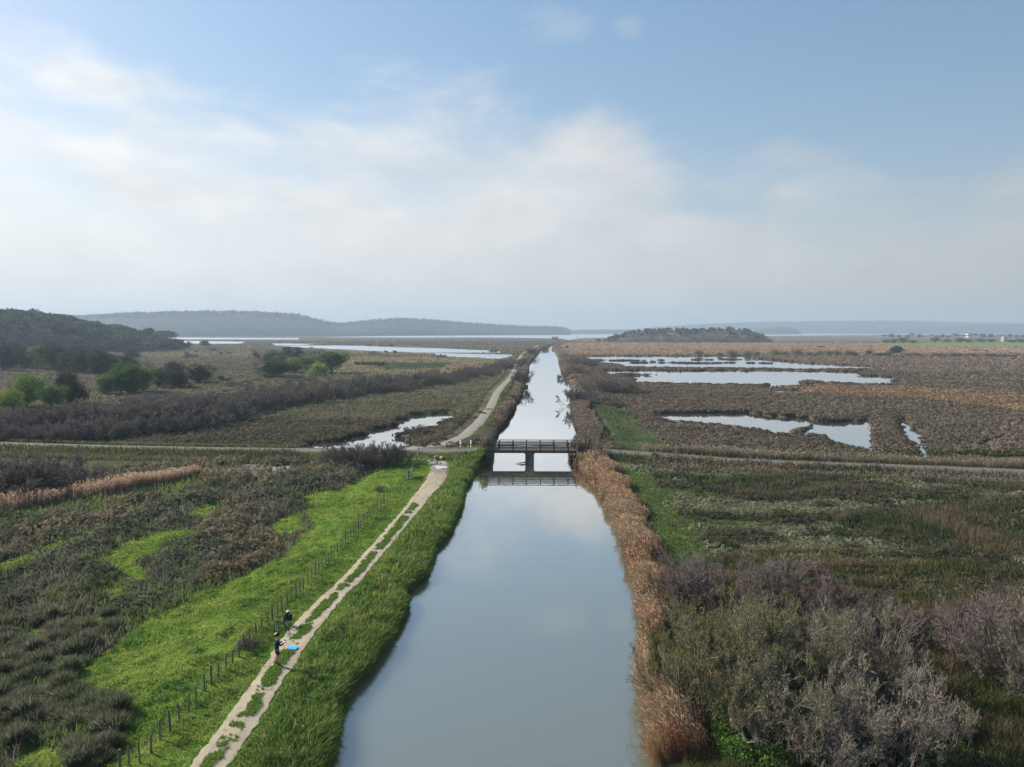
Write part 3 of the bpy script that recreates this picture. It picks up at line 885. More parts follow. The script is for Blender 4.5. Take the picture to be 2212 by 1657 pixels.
def build_field_scrub():
    """brown and grey salt scrub and rushes in the field west of the fence"""
    parts = []
    x, y = fan(14500, 27, 116, -58, 2)
    sd, side = canal_sd(x, y)
    ok = (side < 0) & (sd > 13) & ~is_green(x, y) & (road_d(x, y) > 4.5) & ~water_mask(x, y)
    X, Y = proj(x, y); ok &= ~inpoly([(-160, 1132), (120, 1112), (300, 1080), (440, 1050), (440, 1010), (270, 1030), (90, 1062), (-160, 1085)], X, Y)
    x, y = keep(ok, x, y)
    r = np.hypot(x, y)
    X, Y = proj(x, y)
    z = height(x, y)
    n = fbm(x * .14, y * .16, 111, 3); n2 = fbm(x * .3, y * .3, 113, 3)
    brown = np.array([.138, .114, .074]); grey = np.array([.108, .108, .074]); dk = np.array([.066, .074, .045]); olive = np.array([.095, .110, .052])
    c = np.where((n > .56)[:, None], brown, np.where((n2 > .5)[:, None], grey, dk))
    c = np.where(((n2 < .40) & (n < .5))[:, None], olive, c)
    far = Y < 1110
    c = np.where(far[:, None] & (n[:, None] < .60), np.where((n2 > .52)[:, None], [.115, .110, .082], [.084, .090, .056]), c)
    low = (Y > 1330) & (X < 300)
    dirt = inpoly(DIRTY[0], X, Y)
    R = (.28 + .85 * rng.random(len(x)) ** 2.5) * np.clip(r / 55, .85, 1.8); H = R * rng.uniform(.65, 1.15, len(x))
    H = np.where(low, H * .6, H)
    ok = ~is_green(x * .978, y * .978) & ~is_green(x - .8, y) & ~is_green(x + .8, y) & ~(dirt & (rng.random(len(x)) < .75))
    n_ = n[ok]
    x, y, z, R, H, r = keep(ok, x, y, z, R, H, r); c = c[ok] * jit((1, 1, 1), len(x), .22, .06)
    cush = rng.random(len(x)) < np.where(n_ > .50, .8, .45)
    parts.append(bumps(x[cush], y[cush], z[cush], R[cush] * 1.1, H[cush] * .85, c[cush], 70, .17))
    o = ~cush
    parts.append(mounds(x[o], y[o], z[o], R[o], H[o], c[o], 44, np.clip(r[o] * .0011, .035, .12)))
    V, F, C = merge(parts)
    tag(link('salt_scrub', mesh_np('salt_scrub', V, F, C), M_SCRUB), kind='stuff')
    # a thin sward of rushes and dead grass between the bushlets
    x, y = fan(175000, 26, 118, -58, 3)
    sd, side = canal_sd(x, y)
    ok = (side < 0) & (sd > 11) & ~is_green(x, y) & (road_d(x, y) > 2.4) & ~water_mask(x, y)
    x, y = keep(ok, x, y); X, Y = proj(x, y)
    ok = ~(inpoly(DIRTY[0], X, Y) & (rng.random(len(x)) < .8)); x, y = keep(ok, x, y)
    z = height(x, y); r = np.hypot(x, y)
    h = rng.uniform(.25, .75, len(x)) * (.6 + .8 * fbm(x * .2, y * .2, 121, 3))
    b, m, t = lean_tips(x, y, z - .02, h, .55, (.10, -.05))
    n = fbm(x * .25, y * .3, 123, 4)[:, None]
    c = np.array([.070, .080, .040]) + (np.array([.128, .116, .082]) - np.array([.070, .080, .040])) * np.clip((n - .38) * 4, 0, 1)
    c = c * jit((1, 1, 1), len(x), .35, .08)
    gp = fbm(x * .22 + 9, y * .3, 125, 3) > .515; gp &= rng.random(len(x)) < .8; c[gp] = jit((.085, .125, .032), int(gp.sum()), .3, .1); h[gp] *= .5
    V, F, C = blades(b, m, t, np.clip(r * .0010, .025, .10), c)
    tag(link('rush_sward', mesh_np('rush_sward', V, F, C), M_GRASS), kind='stuff')


def build_meadow():
    """rough wet meadow east of the canal, in long streaks"""
    x, y = fan(520000, 27, 112, 2, 60)
    sd, side = canal_sd(x, y)
    ok = (side > 0) & (sd > 1.0) & (road_d(x, y) > 2.3)
    x, y = keep(ok, x, y)
    X, Y = proj(x, y)
    xw = x + (fbm(x * .06, y * .10, 138, 3) - .5) * 30; yw = y + (fbm(x * .035, y * .06, 139, 3) - .5) * 22
    st = fbm(xw * .05, yw * .27, 131, 5, .6)                 # loose streaks along the road
    st2 = fbm(xw * .12 + 5, yw * .5, 133, 5, .6)
    z = height(x, y); r = np.hypot(x, y)
    gr = np.zeros(len(x), bool)
    for p in RGREEN:
        gr |= inpoly(p, X + (fbm(x * .3, y * .3, 135, 3) - .5) * 120, Y + (fbm(x * .3, y * .3, 137, 3) - .5) * 50)
    pale = inpoly([(1560, 1125), (1760, 1120), (1860, 1150), (1800, 1175), (1680, 1165), (1560, 1150)], X + (st2 - .5) * 120, Y + (st2 - .5) * 60) | ((st > .575) & (Y < 1190))
    h = rng.uniform(.22, .60, len(x)) * (.35 + 1.3 * st2)
    h = np.where(gr | pale, h * .42, h * (1 + 1.0 * np.clip((.52 - st) * 6, 0, 1)))
    dark = np.array([.044, .058, .026]); olive = np.array([.086, .086, .042]); brn = np.array([.100, .090, .056]); pal = np.array([.185, .195, .120]); grn = np.array([.082, .112, .038])
    c = dark + (olive - dark) * np.clip((st - .36) * 6, 0, 1)[:, None]
    c = np.where((st2 > .55)[:, None], brn, c)
    c = np.where((Y > 1190)[:, None], c * [1.15, 1.05, .85], c)
    c = np.where(((st2 > .64) & (Y > 1100))[:, None], [.115, .088, .058], c)
    c = np.where(pale[:, None], pal, c)
    c = np.where(gr[:, None], np.where((st2 > .5)[:, None], grn, [.060, .082, .034]), c)
    c = c * jit((1, 1, 1), len(x), .32, .09)
    tipd = rng.random(len(x)) < .05; c[tipd] = jit((.15, .12, .085), int(tipd.sum()), .3)
    b, m, t = lean_tips(x, y, z - .02, h, .6, (-.12, -.04))
    V, F, C = blades(b, m, t, np.clip(r * .0010, .026, .10), c)
    tag(link('wet_meadow_grass', mesh_np('wet_meadow_grass', V, F, C), M_GRASS), kind='stuff')
    # tussocks raised above the sward
    x, y = fan(6600, 34, 108, 6, 60)
    sd, side = canal_sd(x, y)
    ok = (side > 0) & (sd > 7) & (road_d(x, y) > 5); x, y = keep(ok, x, y)
    xw = x + (fbm(x * .06, y * .10, 138, 3) - .5) * 30; yw = y + (fbm(x * .035, y * .06, 139, 3) - .5) * 22; n = fbm(xw * .05, yw * .27, 131, 5, .6); ok = (n > .47) | (rng.random(len(x)) < .2); x, y = keep(ok, x, y); n = n[ok]
    X, Y = proj(x, y)
    r = np.hypot(x, y); z = height(x, y)
    R = rng.uniform(.4, 1.0, len(x)) * np.clip(r / 60, .8, 1.5); H = R * rng.uniform(.45, .8, len(x))
    c = np.where((rng.random(len(x)) < .3)[:, None], [.095, .095, .058], np.where((rng.random(len(x)) < .5)[:, None], [.078, .066, .048], [.045, .056, .028]))
    c = np.where((n > .57)[:, None], [.17, .18, .11], c)
    H = np.where(n > .57, H * .55, H)
    c = c * jit((1, 1, 1), len(x), .2, .05)
    k = rng.random(len(x)) < .6
    V, F, C = merge([bumps(x[k], y[k], z[k], R[k] * 1.25, H[k] * .7, c[k], 60, .17), mounds(x[~k], y[~k], z[~k], R[~k], H[~k], c[~k], 60, np.clip(r[~k] * .0008, .026, .08), .3)])
    tag(link('meadow_tussocks', mesh_np('meadow_tussocks', V, F, C), M_GRASS), kind='stuff')


def build_marsh():
    """low glasswort scrub covering the flats beyond the road, out to the lagoon"""
    parts = []
    for n, r0, r1, nb in ((42000, 100, 260, 22), (36000, 240, 600, 14), (18000, 560, 1500, 9)):
        x, y = fan(int(n * 1.25), r0, r1, -57, 57)
        sd, side = canal_sd(x, y)
        X, Y = proj(x, y)
        ok = (sd > 3.5) & (road_d(x, y) > 5) & (track_d(x, y) > 2.0) & ~water_mask(x, y) & (Y < 985)
        for p in BGREEN + MEADG + FGREEN:
            ok &= ~inpoly(p, X, Y)
        for q in (1.01, 1.025, 1.045):
            ok &= ~water_mask(x * q, y * q)                 # low growth only on the near shores
        x, y = keep(ok, x, y)
        r = np.hypot(x, y); z = height(x, y, False)
        c = cover(x, y) * 1.18 * jit((1, 1, 1), len(x), .13, .05)
        R = rng.uniform(.4, 1.0, len(x)) * np.clip(r / 170, .8, 3.5) * 1.1; H = rng.uniform(.28, .58, len(x)) * np.interp(r, [100, 260, 700, 1500], [1, 1, .8, 1.2])
        parts.append(bumps(x, y, z, R, H, c, nb))
    # a denser rim of scrub round the ponds
    for k in ('marsh_pond', 'channel_pond', 'long_pond', 'reserve_pond', 'roadside_pond'):
        p = POND_W[k]; e = resample(np.vstack([p, p[:1]]), .35 if k in ('marsh_pond', 'channel_pond', 'roadside_pond') else .9)
        e = np.repeat(e, 3, 0)
        s = 2.2 if k in ('marsh_pond', 'channel_pond', 'roadside_pond') else 5
        x = e[:, 0] + rng.normal(0, s, len(e)); y = e[:, 1] + rng.normal(0, s * 1.5, len(e))
        ok = ~water_mask(x, y) & (road_d(x, y) > 4.5); x, y = keep(ok, x, y)
        r = np.hypot(x, y)
        c = cover(x, y) * .85 * jit((1, 1, 1), len(x), .25, .07)
        parts.append(bumps(x, y, height(x, y, False), rng.uniform(.4, .9, len(x)) * np.clip(r / 200, .9, 2), rng.uniform(.22, .42, len(x)), c, 14))
    # islets in the ponds
    for p in ISL_W:
        lo, hi = p.min(0), p.max(0)
        k = int(np.clip((hi[0] - lo[0]) * 1.5, 6, 90))
        x = rng.uniform(lo[0], hi[0], k * 4); y = rng.uniform(lo[1], hi[1], k * 4)
        ok = inpoly(p, x, y) & ~water_mask(x, y); x, y = keep(ok, x, y)
        if len(x):
            r = np.hypot(x, y)
            parts.append(bumps(x, y, np.full(len(x), .25), rng.uniform(.6, 1.2, len(x)) * np.clip(r / 260, .7, 1.8), rng.uniform(.3, .55, len(x)), jit((.075, .06, .045), len(x), .2), 16))
    V, F, C = merge(parts)
    tag(link('glasswort_marsh', mesh_np('glasswort_marsh', V, F, C), M_SCRUB), kind='stuff')


def reed_bed(name, x, y, z, h, w, base_col, plume_col, wind=(-.12, -.03), lean=.22, plume=True, leaves=1):
    k = len(x)
    b, m, t = lean_tips(x, y, z - .05, h, lean, wind)
    c = base_col * jit((1, 1, 1), k, .28, .07) if np.ndim(base_col) > 1 else jit(base_col, k, .28, .08)
    parts = [blades(b, m, t, w, c)]
    for _ in range(leaves):
        s = rng.uniform(.25, .85, k)[:, None]
        p0 = b + (t - b) * s
        a = rng.uniform(0, 2 * np.pi, k); L = h * rng.uniform(.15, .35, k)
        p1 = p0 + np.stack([np.cos(a) * L * .7 + wind[0] * h * .5, np.sin(a) * L * .7, L * .45], 1)
        parts.append(ribbons(p0, p1, w * 1.1, w * .3, c * jit((1, 1, 1), k, .2, .06)))
    if plume:
        ok = rng.random(k) < .42
        p0 = t[ok] - (t[ok] - m[ok]) * .15
        a = rng.uniform(0, 2 * np.pi, len(p0)); L = rng.uniform(.14, .32, len(p0)) * np.clip(h[ok] / 2, .5, 1.2)
        p1 = p0 + np.stack([np.cos(a) * L * .5 + wind[0] * L * 2, np.sin(a) * L * .5, L * .8], 1)
        pc = jit(plume_col, len(p0), .3, .07)
        parts.append(ribbons(p0, p1, np.asarray(w)[ok] * 1.9, np.asarray(w)[ok] * .6, pc))
    V, F, C = merge(parts)
    return tag(link(name, mesh_np(name, V, F, C), M_REED), kind='stuff')


def build_reeds():
    # east bank before the bridge, tall russet reeds standing in the water's edge
    e = resample(RW[(RW[:, 1] > 14) & (RW[:, 1] < 112)], .03)
    k = 56000
    i = rng.integers(0, len(e), k)
    y = e[i, 1] + rng.normal(0, .15, k)
    wid = np.interp(y, [14, 30, 38, 46, 60, 80, 100, 112], [3.0, 2.8, 1.8, 2.1, 2.8, 3.6, 4.6, 6.4])
    u = rng.beta(1.0, 1.5, k)
    off = -.35 + wid * u + (fbm(y * .25, y * 0, 141, 3) - .5) * 3.0 * u + (fbm(y * .8, y * 0 + 4, 142, 2) - .5) * .9
    x = e[i, 0] + off
    gap = fbm(x * .9, y * .5, 143, 3)
    ok = (gap > .30 + .14 * rng.random(k)) & ~((y > 104) & (off < 1.5) & (y < 106)); x, y, u = keep(ok, x, y, u); k = len(x)
    z = np.maximum(height(x, y, False), -.2)
    clump = fbm(x * .28, y * .16, 145, 3)
    h = (.85 + 1.6 * clump) * rng.uniform(.45, 1.22, k) * np.interp(u, [0, .25, .7, 1], [.75, 1, .95, .55])
    n = fbm(x * .35, y * .22, 147, 4)[:, None]
    russ = np.array([.225, .145, .082]); tan_ = np.array([.255, .195, .130]); gry = np.array([.140, .112, .085]); red = np.array([.17, .080, .045])
    c = tan_ + (russ - tan_) * np.clip((n - .40) * 5, 0, 1)
    c = np.where((fbm(x * .25, y * .18, 149, 3)[:, None] > .60), gry, c)
    c = np.where((n > .64) & (u[:, None] < .6), red, c)
    w = np.clip(np.hypot(x, y) * .0006, .016, .06)
    reed_bed('russet_reeds', x, y, z, h, w, c, (.30, .205, .13), (-.26, -.03), .34)
    # both banks beyond the bridge
    X_, Y_, H_, C_ = [], [], [], []
    for line, sgn in ((LW, -1), (RW, 1)):
        for r0, r1, n, wd, hh in ((114, 240, 15000, 2.6 if sgn < 0 else 4.6, 1.5), (240, 520, 8000, 3.2, 1.4), (520, 1500, 7000, 6, 2.0)):
            e = resample(line[(line[:, 1] > r0 - 8) & (line[:, 1] < r1 + 8)], .2)
            i = rng.integers(0, len(e), n)
            x = e[i, 0] + sgn * (wd * rng.random(n) ** 1.1 - .3); y = e[i, 1] + rng.normal(0, .4, n)
            g = fbm(x * .1, y * .05, 151, 3)
            ok = (g > np.where(y < 240, .33, .46)) & (track_d(x, y) > .8); x, y = keep(ok, x, y)
            X_.append(x); Y_.append(y); H_.append(hh * rng.uniform(.55, 1.1, len(x)) * (.6 + .8 * fbm(x * .3, y * .12, 153, 3)))
            n4 = fbm(x * .06, y * .03, 155, 3)[:, None]
            C_.append(np.array([.100, .082, .062]) + (np.array([.26, .18, .105]) - np.array([.100, .082, .062])) * np.clip((n4 - .50) * 7, 0, 1) * sstep(170, 260, y)[:, None])
    x = np.concatenate(X_); y = np.concatenate(Y_)
    reed_bed('canal_reeds', x, y, np.maximum(height(x, y, False), -.2), np.concatenate(H_), np.clip(np.hypot(x, y) * .0010, .08, .9), np.concatenate(C_), (.155, .125, .095), (-.06, 0), .2)
    # verge along the road east of the bridge, and thin grass along the road west of it
    e = resample(ROAD_R, .1); n = 26000; i = rng.integers(0, len(e), n)
    side = np.where(rng.random(n) < .6, 1, -1)
    off = 2.3 + rng.random(n) ** 1.2 * np.where(side > 0, 7.5, 4.5)
    x = e[i, 0] + rng.normal(0, .3, n); y = e[i, 1] + side * off
    ok = ~water_mask(x, y) & (canal_sd(x, y)[0] > .5); x, y, side = keep(ok, x, y, side)
    hh = rng.uniform(.5, 1.25, len(x)) * np.where(side > 0, 1.15, .75) * (.5 + 1.0 * fbm(x * .2, y * .2, 157, 3))
    n4 = fbm(x * .15, y * .3, 159, 3)[:, None]
    c = np.array([.150, .120, .090]) + (np.array([.115, .105, .055]) - np.array([.150, .120, .090])) * np.clip((n4 - .45) * 5, 0, 1)
    reed_bed('roadside_reeds', x, y, height(x, y, False), hh, np.full(len(x), .075), c, (.24, .20, .15), (-.08, 0), .25)
    e = resample(ROAD_L[(ROAD_L[:, 0] > -95)], .1); n = 26000; i = rng.integers(0, len(e), n)
    side = np.where(rng.random(n) < .6, -1, 1); off = 1.9 + rng.random(n) ** 1.2 * 5.5
    x = e[i, 0] + rng.normal(0, .3, n); y = e[i, 1] + side * off
    ok = ~water_mask(x, y) & (track_d(x, y) > .6) & ~water_mask(x * 1.03, y * 1.03) & ~water_mask(x * 1.06, y * 1.06); x, y = keep(ok, x, y)
    reed_bed('verge_grass', x, y, height(x, y, False), rng.uniform(.25, .8, len(x)), np.full(len(x), .08), np.where((rng.random(len(x)) < .35)[:, None], [.10, .13, .045], [.095, .082, .052]), (.2, .17, .11), (-.05, 0), .3, plume=False)
    # the pale bed of reeds across the west field
    n = 9500
    t = rng.random(n); 
    bx = np.interp(t, [0, .25, .6, 1], [-120, 90, 270, 425]); by = np.interp(t, [0, .25, .6, 1], [1122, 1094, 1060, 1030])
    x, y = P(bx, by, .8); dep = np.interp(t, [0, .6, 1], [5.5, 5, 3.5])
    y = y + rng.random(n) * dep; x = x - rng.random(n) * 1.0
    ok = fbm(x * .4, y * .4, 161, 3) > .3; x, y = keep(ok, x, y)
    h = rng.uniform(.9, 1.9, len(x)) * (.7 + .5 * fbm(x * .3, y * .3, 163, 3))
    reed_bed('pale_reed_bed', x, y, height(x, y, False), h, np.full(len(x), .042), jit((.270, .185, .135), len(x), .1), (.30, .215, .155), (.10, -.02), .2, leaves=0)


def build_vines():
    """bare vine stocks in rows on the two dark plots"""
    parts = []
    for poly in VINE:
        w = PL(poly, .8); lo, hi = w.min(0), w.max(0)
        a = math.radians(20); ca, sa = math.cos(a), math.sin(a)
        gx, gy = np.meshgrid(np.arange(-260, 260, 1.1), np.arange(-260, 260, 3.4))
        c = w.mean(0); x = c[0] + gx * ca - gy * sa; y = c[1] + gx * sa + gy * ca
        x = x.ravel() + rng.normal(0, .12, x.size); y = y.ravel() + rng.normal(0, .15, y.size)
        ok = inpoly(w, x, y); x, y = keep(ok, x, y)
        z = height(x, y, False)
        parts.append(mounds(x, y, z, np.full(len(x), .45), rng.uniform(.6, 1.0, len(x)), jit((.075, .058, .045), len(x), .25), 5, np.full(len(x), .16), .4))
    V, F, C = merge(parts)
    tag(link('vineyard', mesh_np('vineyard', V, F, C), M_SCRUB), kind='stuff')
# ------------------------------------------------------------------ shrubs and trees
M_TWIG = leafmat('twigs', .12, .02)
M_LEAF = leafmat('crown_leaves', .30, .0)
M_BARK = plain('bark', (.11, .095, .08), .9, .1, 0, .35, 3.0, .4)
M_DARKBARK = plain('dark_bark', (.055, .047, .040), .9, .1, 0, .3, 3.0, .3)


def norm(v):
    return v / (np.linalg.norm(v, axis=1, keepdims=True) + 1e-9)


def branching(H, R, stems, kids, spread=.62, up=.18, rad=.06, lean=(0, 0), base_r=.35, bend=.12):
    """levels of branches [(p0, p1, r0, r1)], the last two levels are twigs"""
    k = stems
    a = rng.uniform(0, 2 * np.pi, k); q = np.sqrt(rng.random(k))
    p0 = np.stack([np.cos(a) * q * R * base_r, np.sin(a) * q * R * base_r, np.zeros(k) - .05], 1)
    tilt = q * rng.uniform(.5, 1.25, k)
    d = norm(np.stack([np.cos(a) * np.sin(tilt) + lean[0], np.sin(a) * np.sin(tilt) + lean[1], np.cos(tilt)], 1))
    L = H * rng.uniform(.55, .85, k) * (1 - .15 * q)
    levels = []
    r0 = np.full(k, rad) * rng.uniform(.6, 1.2, k)
    # every branch is two joined pieces with a slight bend
    for li in range(len(kids) + 1):
        dm = norm(d + rng.normal(0, bend, d.shape))
        pm = p0 + d * (L * .5)[:, None]
        d2 = norm(dm + np.array([lean[0] * .3, lean[1] * .3, up * .6]))
        p1 = pm + d2 * (L * .5)[:, None]
        levels.append((p0, pm, p1, r0))
        if li == len(kids):
            break
        n = kids[li]
        idx = np.repeat(np.arange(len(p0)), n)
        t = rng.uniform(.22 if li else .3, 1.0, len(idx))
        first = (t < .5)[:, None]
        tt = t[:, None]
        org = np.where(first, p0[idx] + (pm[idx] - p0[idx]) * tt * 2, pm[idx] + (p1[idx] - pm[idx]) * (tt - .5) * 2)
        par = np.where(first, d[idx], d2[idx])
        d = norm(par + rng.normal(0, spread, par.shape) + np.array([lean[0] * .4, lean[1] * .4, up]))
        L = L[idx] * rng.uniform(.32, .6, len(idx)) * (1.15 - .45 * t)
        r0 = r0[idx] * .5
        p0 = org
    return levels


def shrub_mesh(name, H, R, stems, kids, bark, twig, tw=.018, tips=None, tipn=2, tipsize=.06, **kw):
    lv = branching(H, R, stems, kids, **kw)
    if H > 1.01:                                   # draw stray branches in towards the shrub's own outline
        def rein(p):
            q = p.copy(); r = np.hypot(p[:, 0], p[:, 1]) + 1e-6
            f = np.where(r < .8 * R, 1, (.8 * R + (r - .8 * R) * .42) / r); q[:, 0] *= f; q[:, 1] *= f
            return q
        lv = [(rein(p0), rein(pm), rein(p1), r0) for p0, pm, p1, r0 in lv]
    br = []; tg = []
    for li, (p0, pm, p1, r0) in enumerate(lv):
        k = len(p0)
        if li < 2:
            c = jit(bark, k, .25, .06)
            br.append(prisms(p0, pm, r0, r0 * .75, c, 4)); br.append(prisms(pm, p1, r0 * .75, r0 * .4, c, 4))
        else:
            f = .75 ** (li - 2)
            c = jit(twig, k, .30, .08)
            tg.append(ribbons(p0, pm, np.full(k, tw * f * 1.3), np.full(k, tw * f), c))
            tg.append(ribbons(pm, p1, np.full(k, tw * f), np.full(k, tw * f * .5), c))
    rc = R * kw.get('base_r', .35) * 1.08      # the root stool all stems rise from
    br.append(prisms(np.array([[0, 0, -.12 * min(H, 1)]]), np.array([[0, 0, .03 * min(H, 1)]]), [rc], [rc * .9], jit(bark, 1), 12))
    V, F, C = merge(br)
    V, F, C = merge([(V, F, C)])
    mb = mesh_np(name + '_branches', V, F, C)
    mb.materials.append(M_TWIG)
    V, F, C = merge(tg); mt = mesh_np(name + '_twigs', V, F, C); mt.materials.append(M_TWIG)
    ml = None
    if tips is not None:
        e = lv[-1][2]; b0 = lv[-1][0]; n = np.repeat(np.arange(len(e)), tipn)
        c = e[n] - (e[n] - b0[n]) * rng.random((len(n), 1)) * .8 + rng.normal(0, .03, (len(n), 3))
        patch = fbm(c[:, 0] * .8, c[:, 1] * .8 + c[:, 2] * .6, 201, 3)
        ok = patch > .46
        c = c[ok]
        V, F, C = quads_leaf(c, rng.uniform(.5, 1.2, len(c)) * tipsize, jit(tips, len(c), .3, .1))
        ml = mesh_np(name + '_foliage', V, F, C); ml.materials.append(M_LEAF)
    return [('branches', mb), ('twigs', mt)] + ([('foliage', ml)] if ml else [])


def crown_mesh(name, lobes, n, leaf, cols, lo=.2, shell=.55, mixw=None):
    """unit-high crown: leaf clumps spread through several uneven lobes"""
    P_ = []; S_ = []
    vol = np.array([l[3] * l[4] * l[5] for l in lobes]) ** .75; vol /= vol.sum()
    for (cx, cy, cz, rx, ry, rz), f in zip(lobes, vol):
        k = int(n * f)
        u = norm(rng.normal(size=(k, 3)))
        q = shell + (1 - shell) * rng.random(k) ** .5
        bump = .78 + .5 * vnoise(u[:, 0] * 3.1 + cx * 9 + 7, u[:, 1] * 3.1 + u[:, 2] * 2.3 + cy * 7, 211)
        q = q * bump
        c = np.stack([cx + u[:, 0] * rx * q, cy + u[:, 1] * ry * q, cz + u[:, 2] * rz * q], 1)
        P_.append(c)
    c = np.concatenate(P_); c = c[c[:, 2] > lo * .3]
    # open some gaps
    g = fbm(c[:, 0] * 7 + 3, c[:, 1] * 7 + c[:, 2] * 6, 213, 2); c = c[g > .33]
    n2 = fbm(c[:, 0] * 5, c[:, 1] * 5 + c[:, 2] * 5, 215, 2)[:, None]
    a, b = np.array(cols[0]), np.array(cols[1])
    col = (a + (b - a) * np.clip((n2 - .35) * 3.2, 0, 1)) * jit((1, 1, 1), len(c), .3, .08)
    V, F, C = quads_leaf(c, rng.uniform(.6, 1.3, len(c)) * leaf, col, .3)
    me = mesh_np(name, V, F, C); me.materials.append(M_LEAF)
    return me


def trunk_mesh(name, h, r, limbs=6, spread=.28, top=.75, mat=None):
    k = limbs
    a = rng.uniform(0, 2 * np.pi, k)
    z0 = rng.uniform(h * .55, h, k)
    p0 = np.stack([np.zeros(k), np.zeros(k), z0], 1)
    p1 = np.stack([np.cos(a) * spread, np.sin(a) * spread, rng.uniform(top * .75, top, k)], 1)
    zs = np.linspace(-.02, h, 6); wob = np.cumsum(rng.normal(0, .008, (6, 2)), 0)
    pts = np.stack([wob[:, 0], wob[:, 1], zs], 1)
    rr = np.interp(zs, [0, h * .15, h], [r * 1.45, r, r * .62])
    col = np.full((1, 3), .1)
    A = prisms(pts[:-1], pts[1:], rr[:-1], rr[1:], np.repeat(col, 5, 0), 7)
    B = prisms(p0, (p0 + p1) / 2 + rng.normal(0, .02, (k, 3)), np.full(k, r * .5), np.full(k, r * .35), np.repeat(col, k, 0), 5)
    Cc = prisms((p0 + p1) / 2, p1, np.full(k, r * .36), np.full(k, r * .12), np.repeat(col, k, 0), 5)
    V, F, C = merge([A, B, Cc]); me = mesh_np(name, V, F); me.materials.append(mat or M_BARK)
    return me


def rl(n, rx, rz, z0, s, sp=.3):
    """n uneven lobes of a crown, unit height"""
    out = []
    for i in range(n):
        a = rng.uniform(0, 2 * np.pi); q = math.sqrt(rng.random()) * sp
        zz = z0 + rng.uniform(-1, 1) * rz
        k = s * rng.uniform(.7, 1.25) * (1 - .5 * abs(zz - z0) / (rz + .3))
        out.append((math.cos(a) * q * rx * 2, math.sin(a) * q * rx * 2, zz, k, k, k * rng.uniform(.7, .95)))
    return out


KINDS = {}


def build_kinds():
    """one mesh of each part of each kind of plant; unit height"""
    oak = ([.036, .046, .030], [.066, .072, .048])
    for i in range(3):
        KINDS['oak%d' % i] = ('evergreen_oak', [('trunk', trunk_mesh('oak_trunk', .3, .035, 7, .26, .7, M_DARKBARK)),
                              ('crown', crown_mesh('oak_crown', rl(16, .42, .30, .46, .26), 7000, .022, oak))])
    for i in range(2):
        KINDS['leafy%d' % i] = ('leafy_tree', [('trunk', trunk_mesh('leafy_trunk', .32, .03, 7, .28, .75)),
                                ('crown', crown_mesh('leafy_crown', rl(16, .45, .30, .52, .24), 6400, .022, ([.075, .135, .040], [.140, .215, .060])))])
        KINDS['mid%d' % i] = ('leafy_tree', [('trunk', trunk_mesh('leafy_trunk', .3, .03, 7, .28, .7)),
                              ('crown', crown_mesh('leafy_crown', rl(16, .45, .30, .48, .25), 6600, .022, ([.052, .094, .036], [.090, .145, .052])))])
    KINDS['lime'] = ('leafy_tree', [('trunk', trunk_mesh('lime_trunk', .3, .03, 6, .25, .7)),
                     ('crown', crown_mesh('lime_crown', rl(15, .42, .30, .48, .26), 6000, .022, ([.150, .200, .045], [.240, .290, .070])))])
    pl = []
    for i in range(11):
        a = rng.uniform(0, 6.28); zz = rng.uniform(.35, .95); q = (1.05 - zz) * .45 * rng.uniform(.4, 1)
        k = rng.uniform(.09, .16); pl.append((math.cos(a) * q, math.sin(a) * q, zz, k, k, k * .8))
    KINDS['pine'] = ('pine_tree', [('trunk', trunk_mesh('pine_trunk', .6, .028, 9, .22, .85, M_DARKBARK)),
                     ('crown', crown_mesh('pine_crown', pl, 3600, .018, ([.032, .042, .030], [.055, .066, .044])))])
    KINDS['umbrella'] = ('umbrella_pine', [('trunk', trunk_mesh('umbrella_trunk', .5, .03, 8, .35, .75, M_DARKBARK)),
                         ('crown', crown_mesh('umbrella_crown', [(x_, y_, .68 + .1 * (1 - abs(x_) * 2), .25, .25, .17) for x_, y_ in [(-.35, 0), (.35, .1), (0, .3), (0, -.3), (.2, -.2), (-.2, .2), (0, 0)]], 4200, .021, ([.034, .044, .034], [.060, .068, .048])))])
    bt = shrub_mesh('bare_tree', 1.0, .12, 1, (18, 7, 6), (.085, .072, .062), (.105, .090, .080), tw=.013, spread=.6, up=.10, rad=.035, base_r=.15)
    KINDS['bare'] = ('bare_tree', bt)
    # bare tamarisk of the hedge, three individuals
    for i, (cb, ct) in enumerate([((.085, .070, .064), (.142, .118, .106)), ((.095, .082, .068), (.155, .135, .108)), ((.070, .061, .056), (.115, .098, .088))]):
        KINDS['tam%d' % i] = ('tamarisk_shrub', shrub_mesh('tamarisk_shrub', 1.0, .6, 30, (7, 7, 6), cb, ct, tw=.013, spread=.5, up=.12, rad=.010, base_r=.9))
    KINDS['olive'] = ('willow_bush', [('stems', trunk_mesh('bush_stems', .2, .03, 8, .3, .6)),
                      ('foliage', crown_mesh('bush_foliage', rl(10, .45, .22, .42, .27), 1800, .030, ([.085, .095, .060], [.130, .135, .080])))])
    KINDS['dkbush'] = ('scrub_bush', [('stems', trunk_mesh('bush_stems', .2, .03, 8, .3, .6, M_DARKBARK)),
                       ('foliage', crown_mesh('bush_foliage', rl(10, .5, .2, .40, .28), 1800, .028, ([.050, .052, .038], [.085, .080, .058])))])


def plant(kind, x, y, h, wr=1.0, label=None, cat=None, group=None, name=None, z=None, rz=None):
    """one plant of its own: an Empty at its foot and a copy of each part"""
    nm, parts = KINDS[kind]
    zz = float(height(np.array([x]), np.array([y]), False)[0]) if z is None else z
    root = empty(name or nm, (x, y, zz), rng.uniform(0, 6.28) if rz is None else rz)
    root.scale = (h * wr, h * wr, h)
    for pn, me in parts:
        o = bpy.data.objects.new(pn, me); COL.objects.link(o); o.parent = root
    tag(root, label, cat, group)
    return root


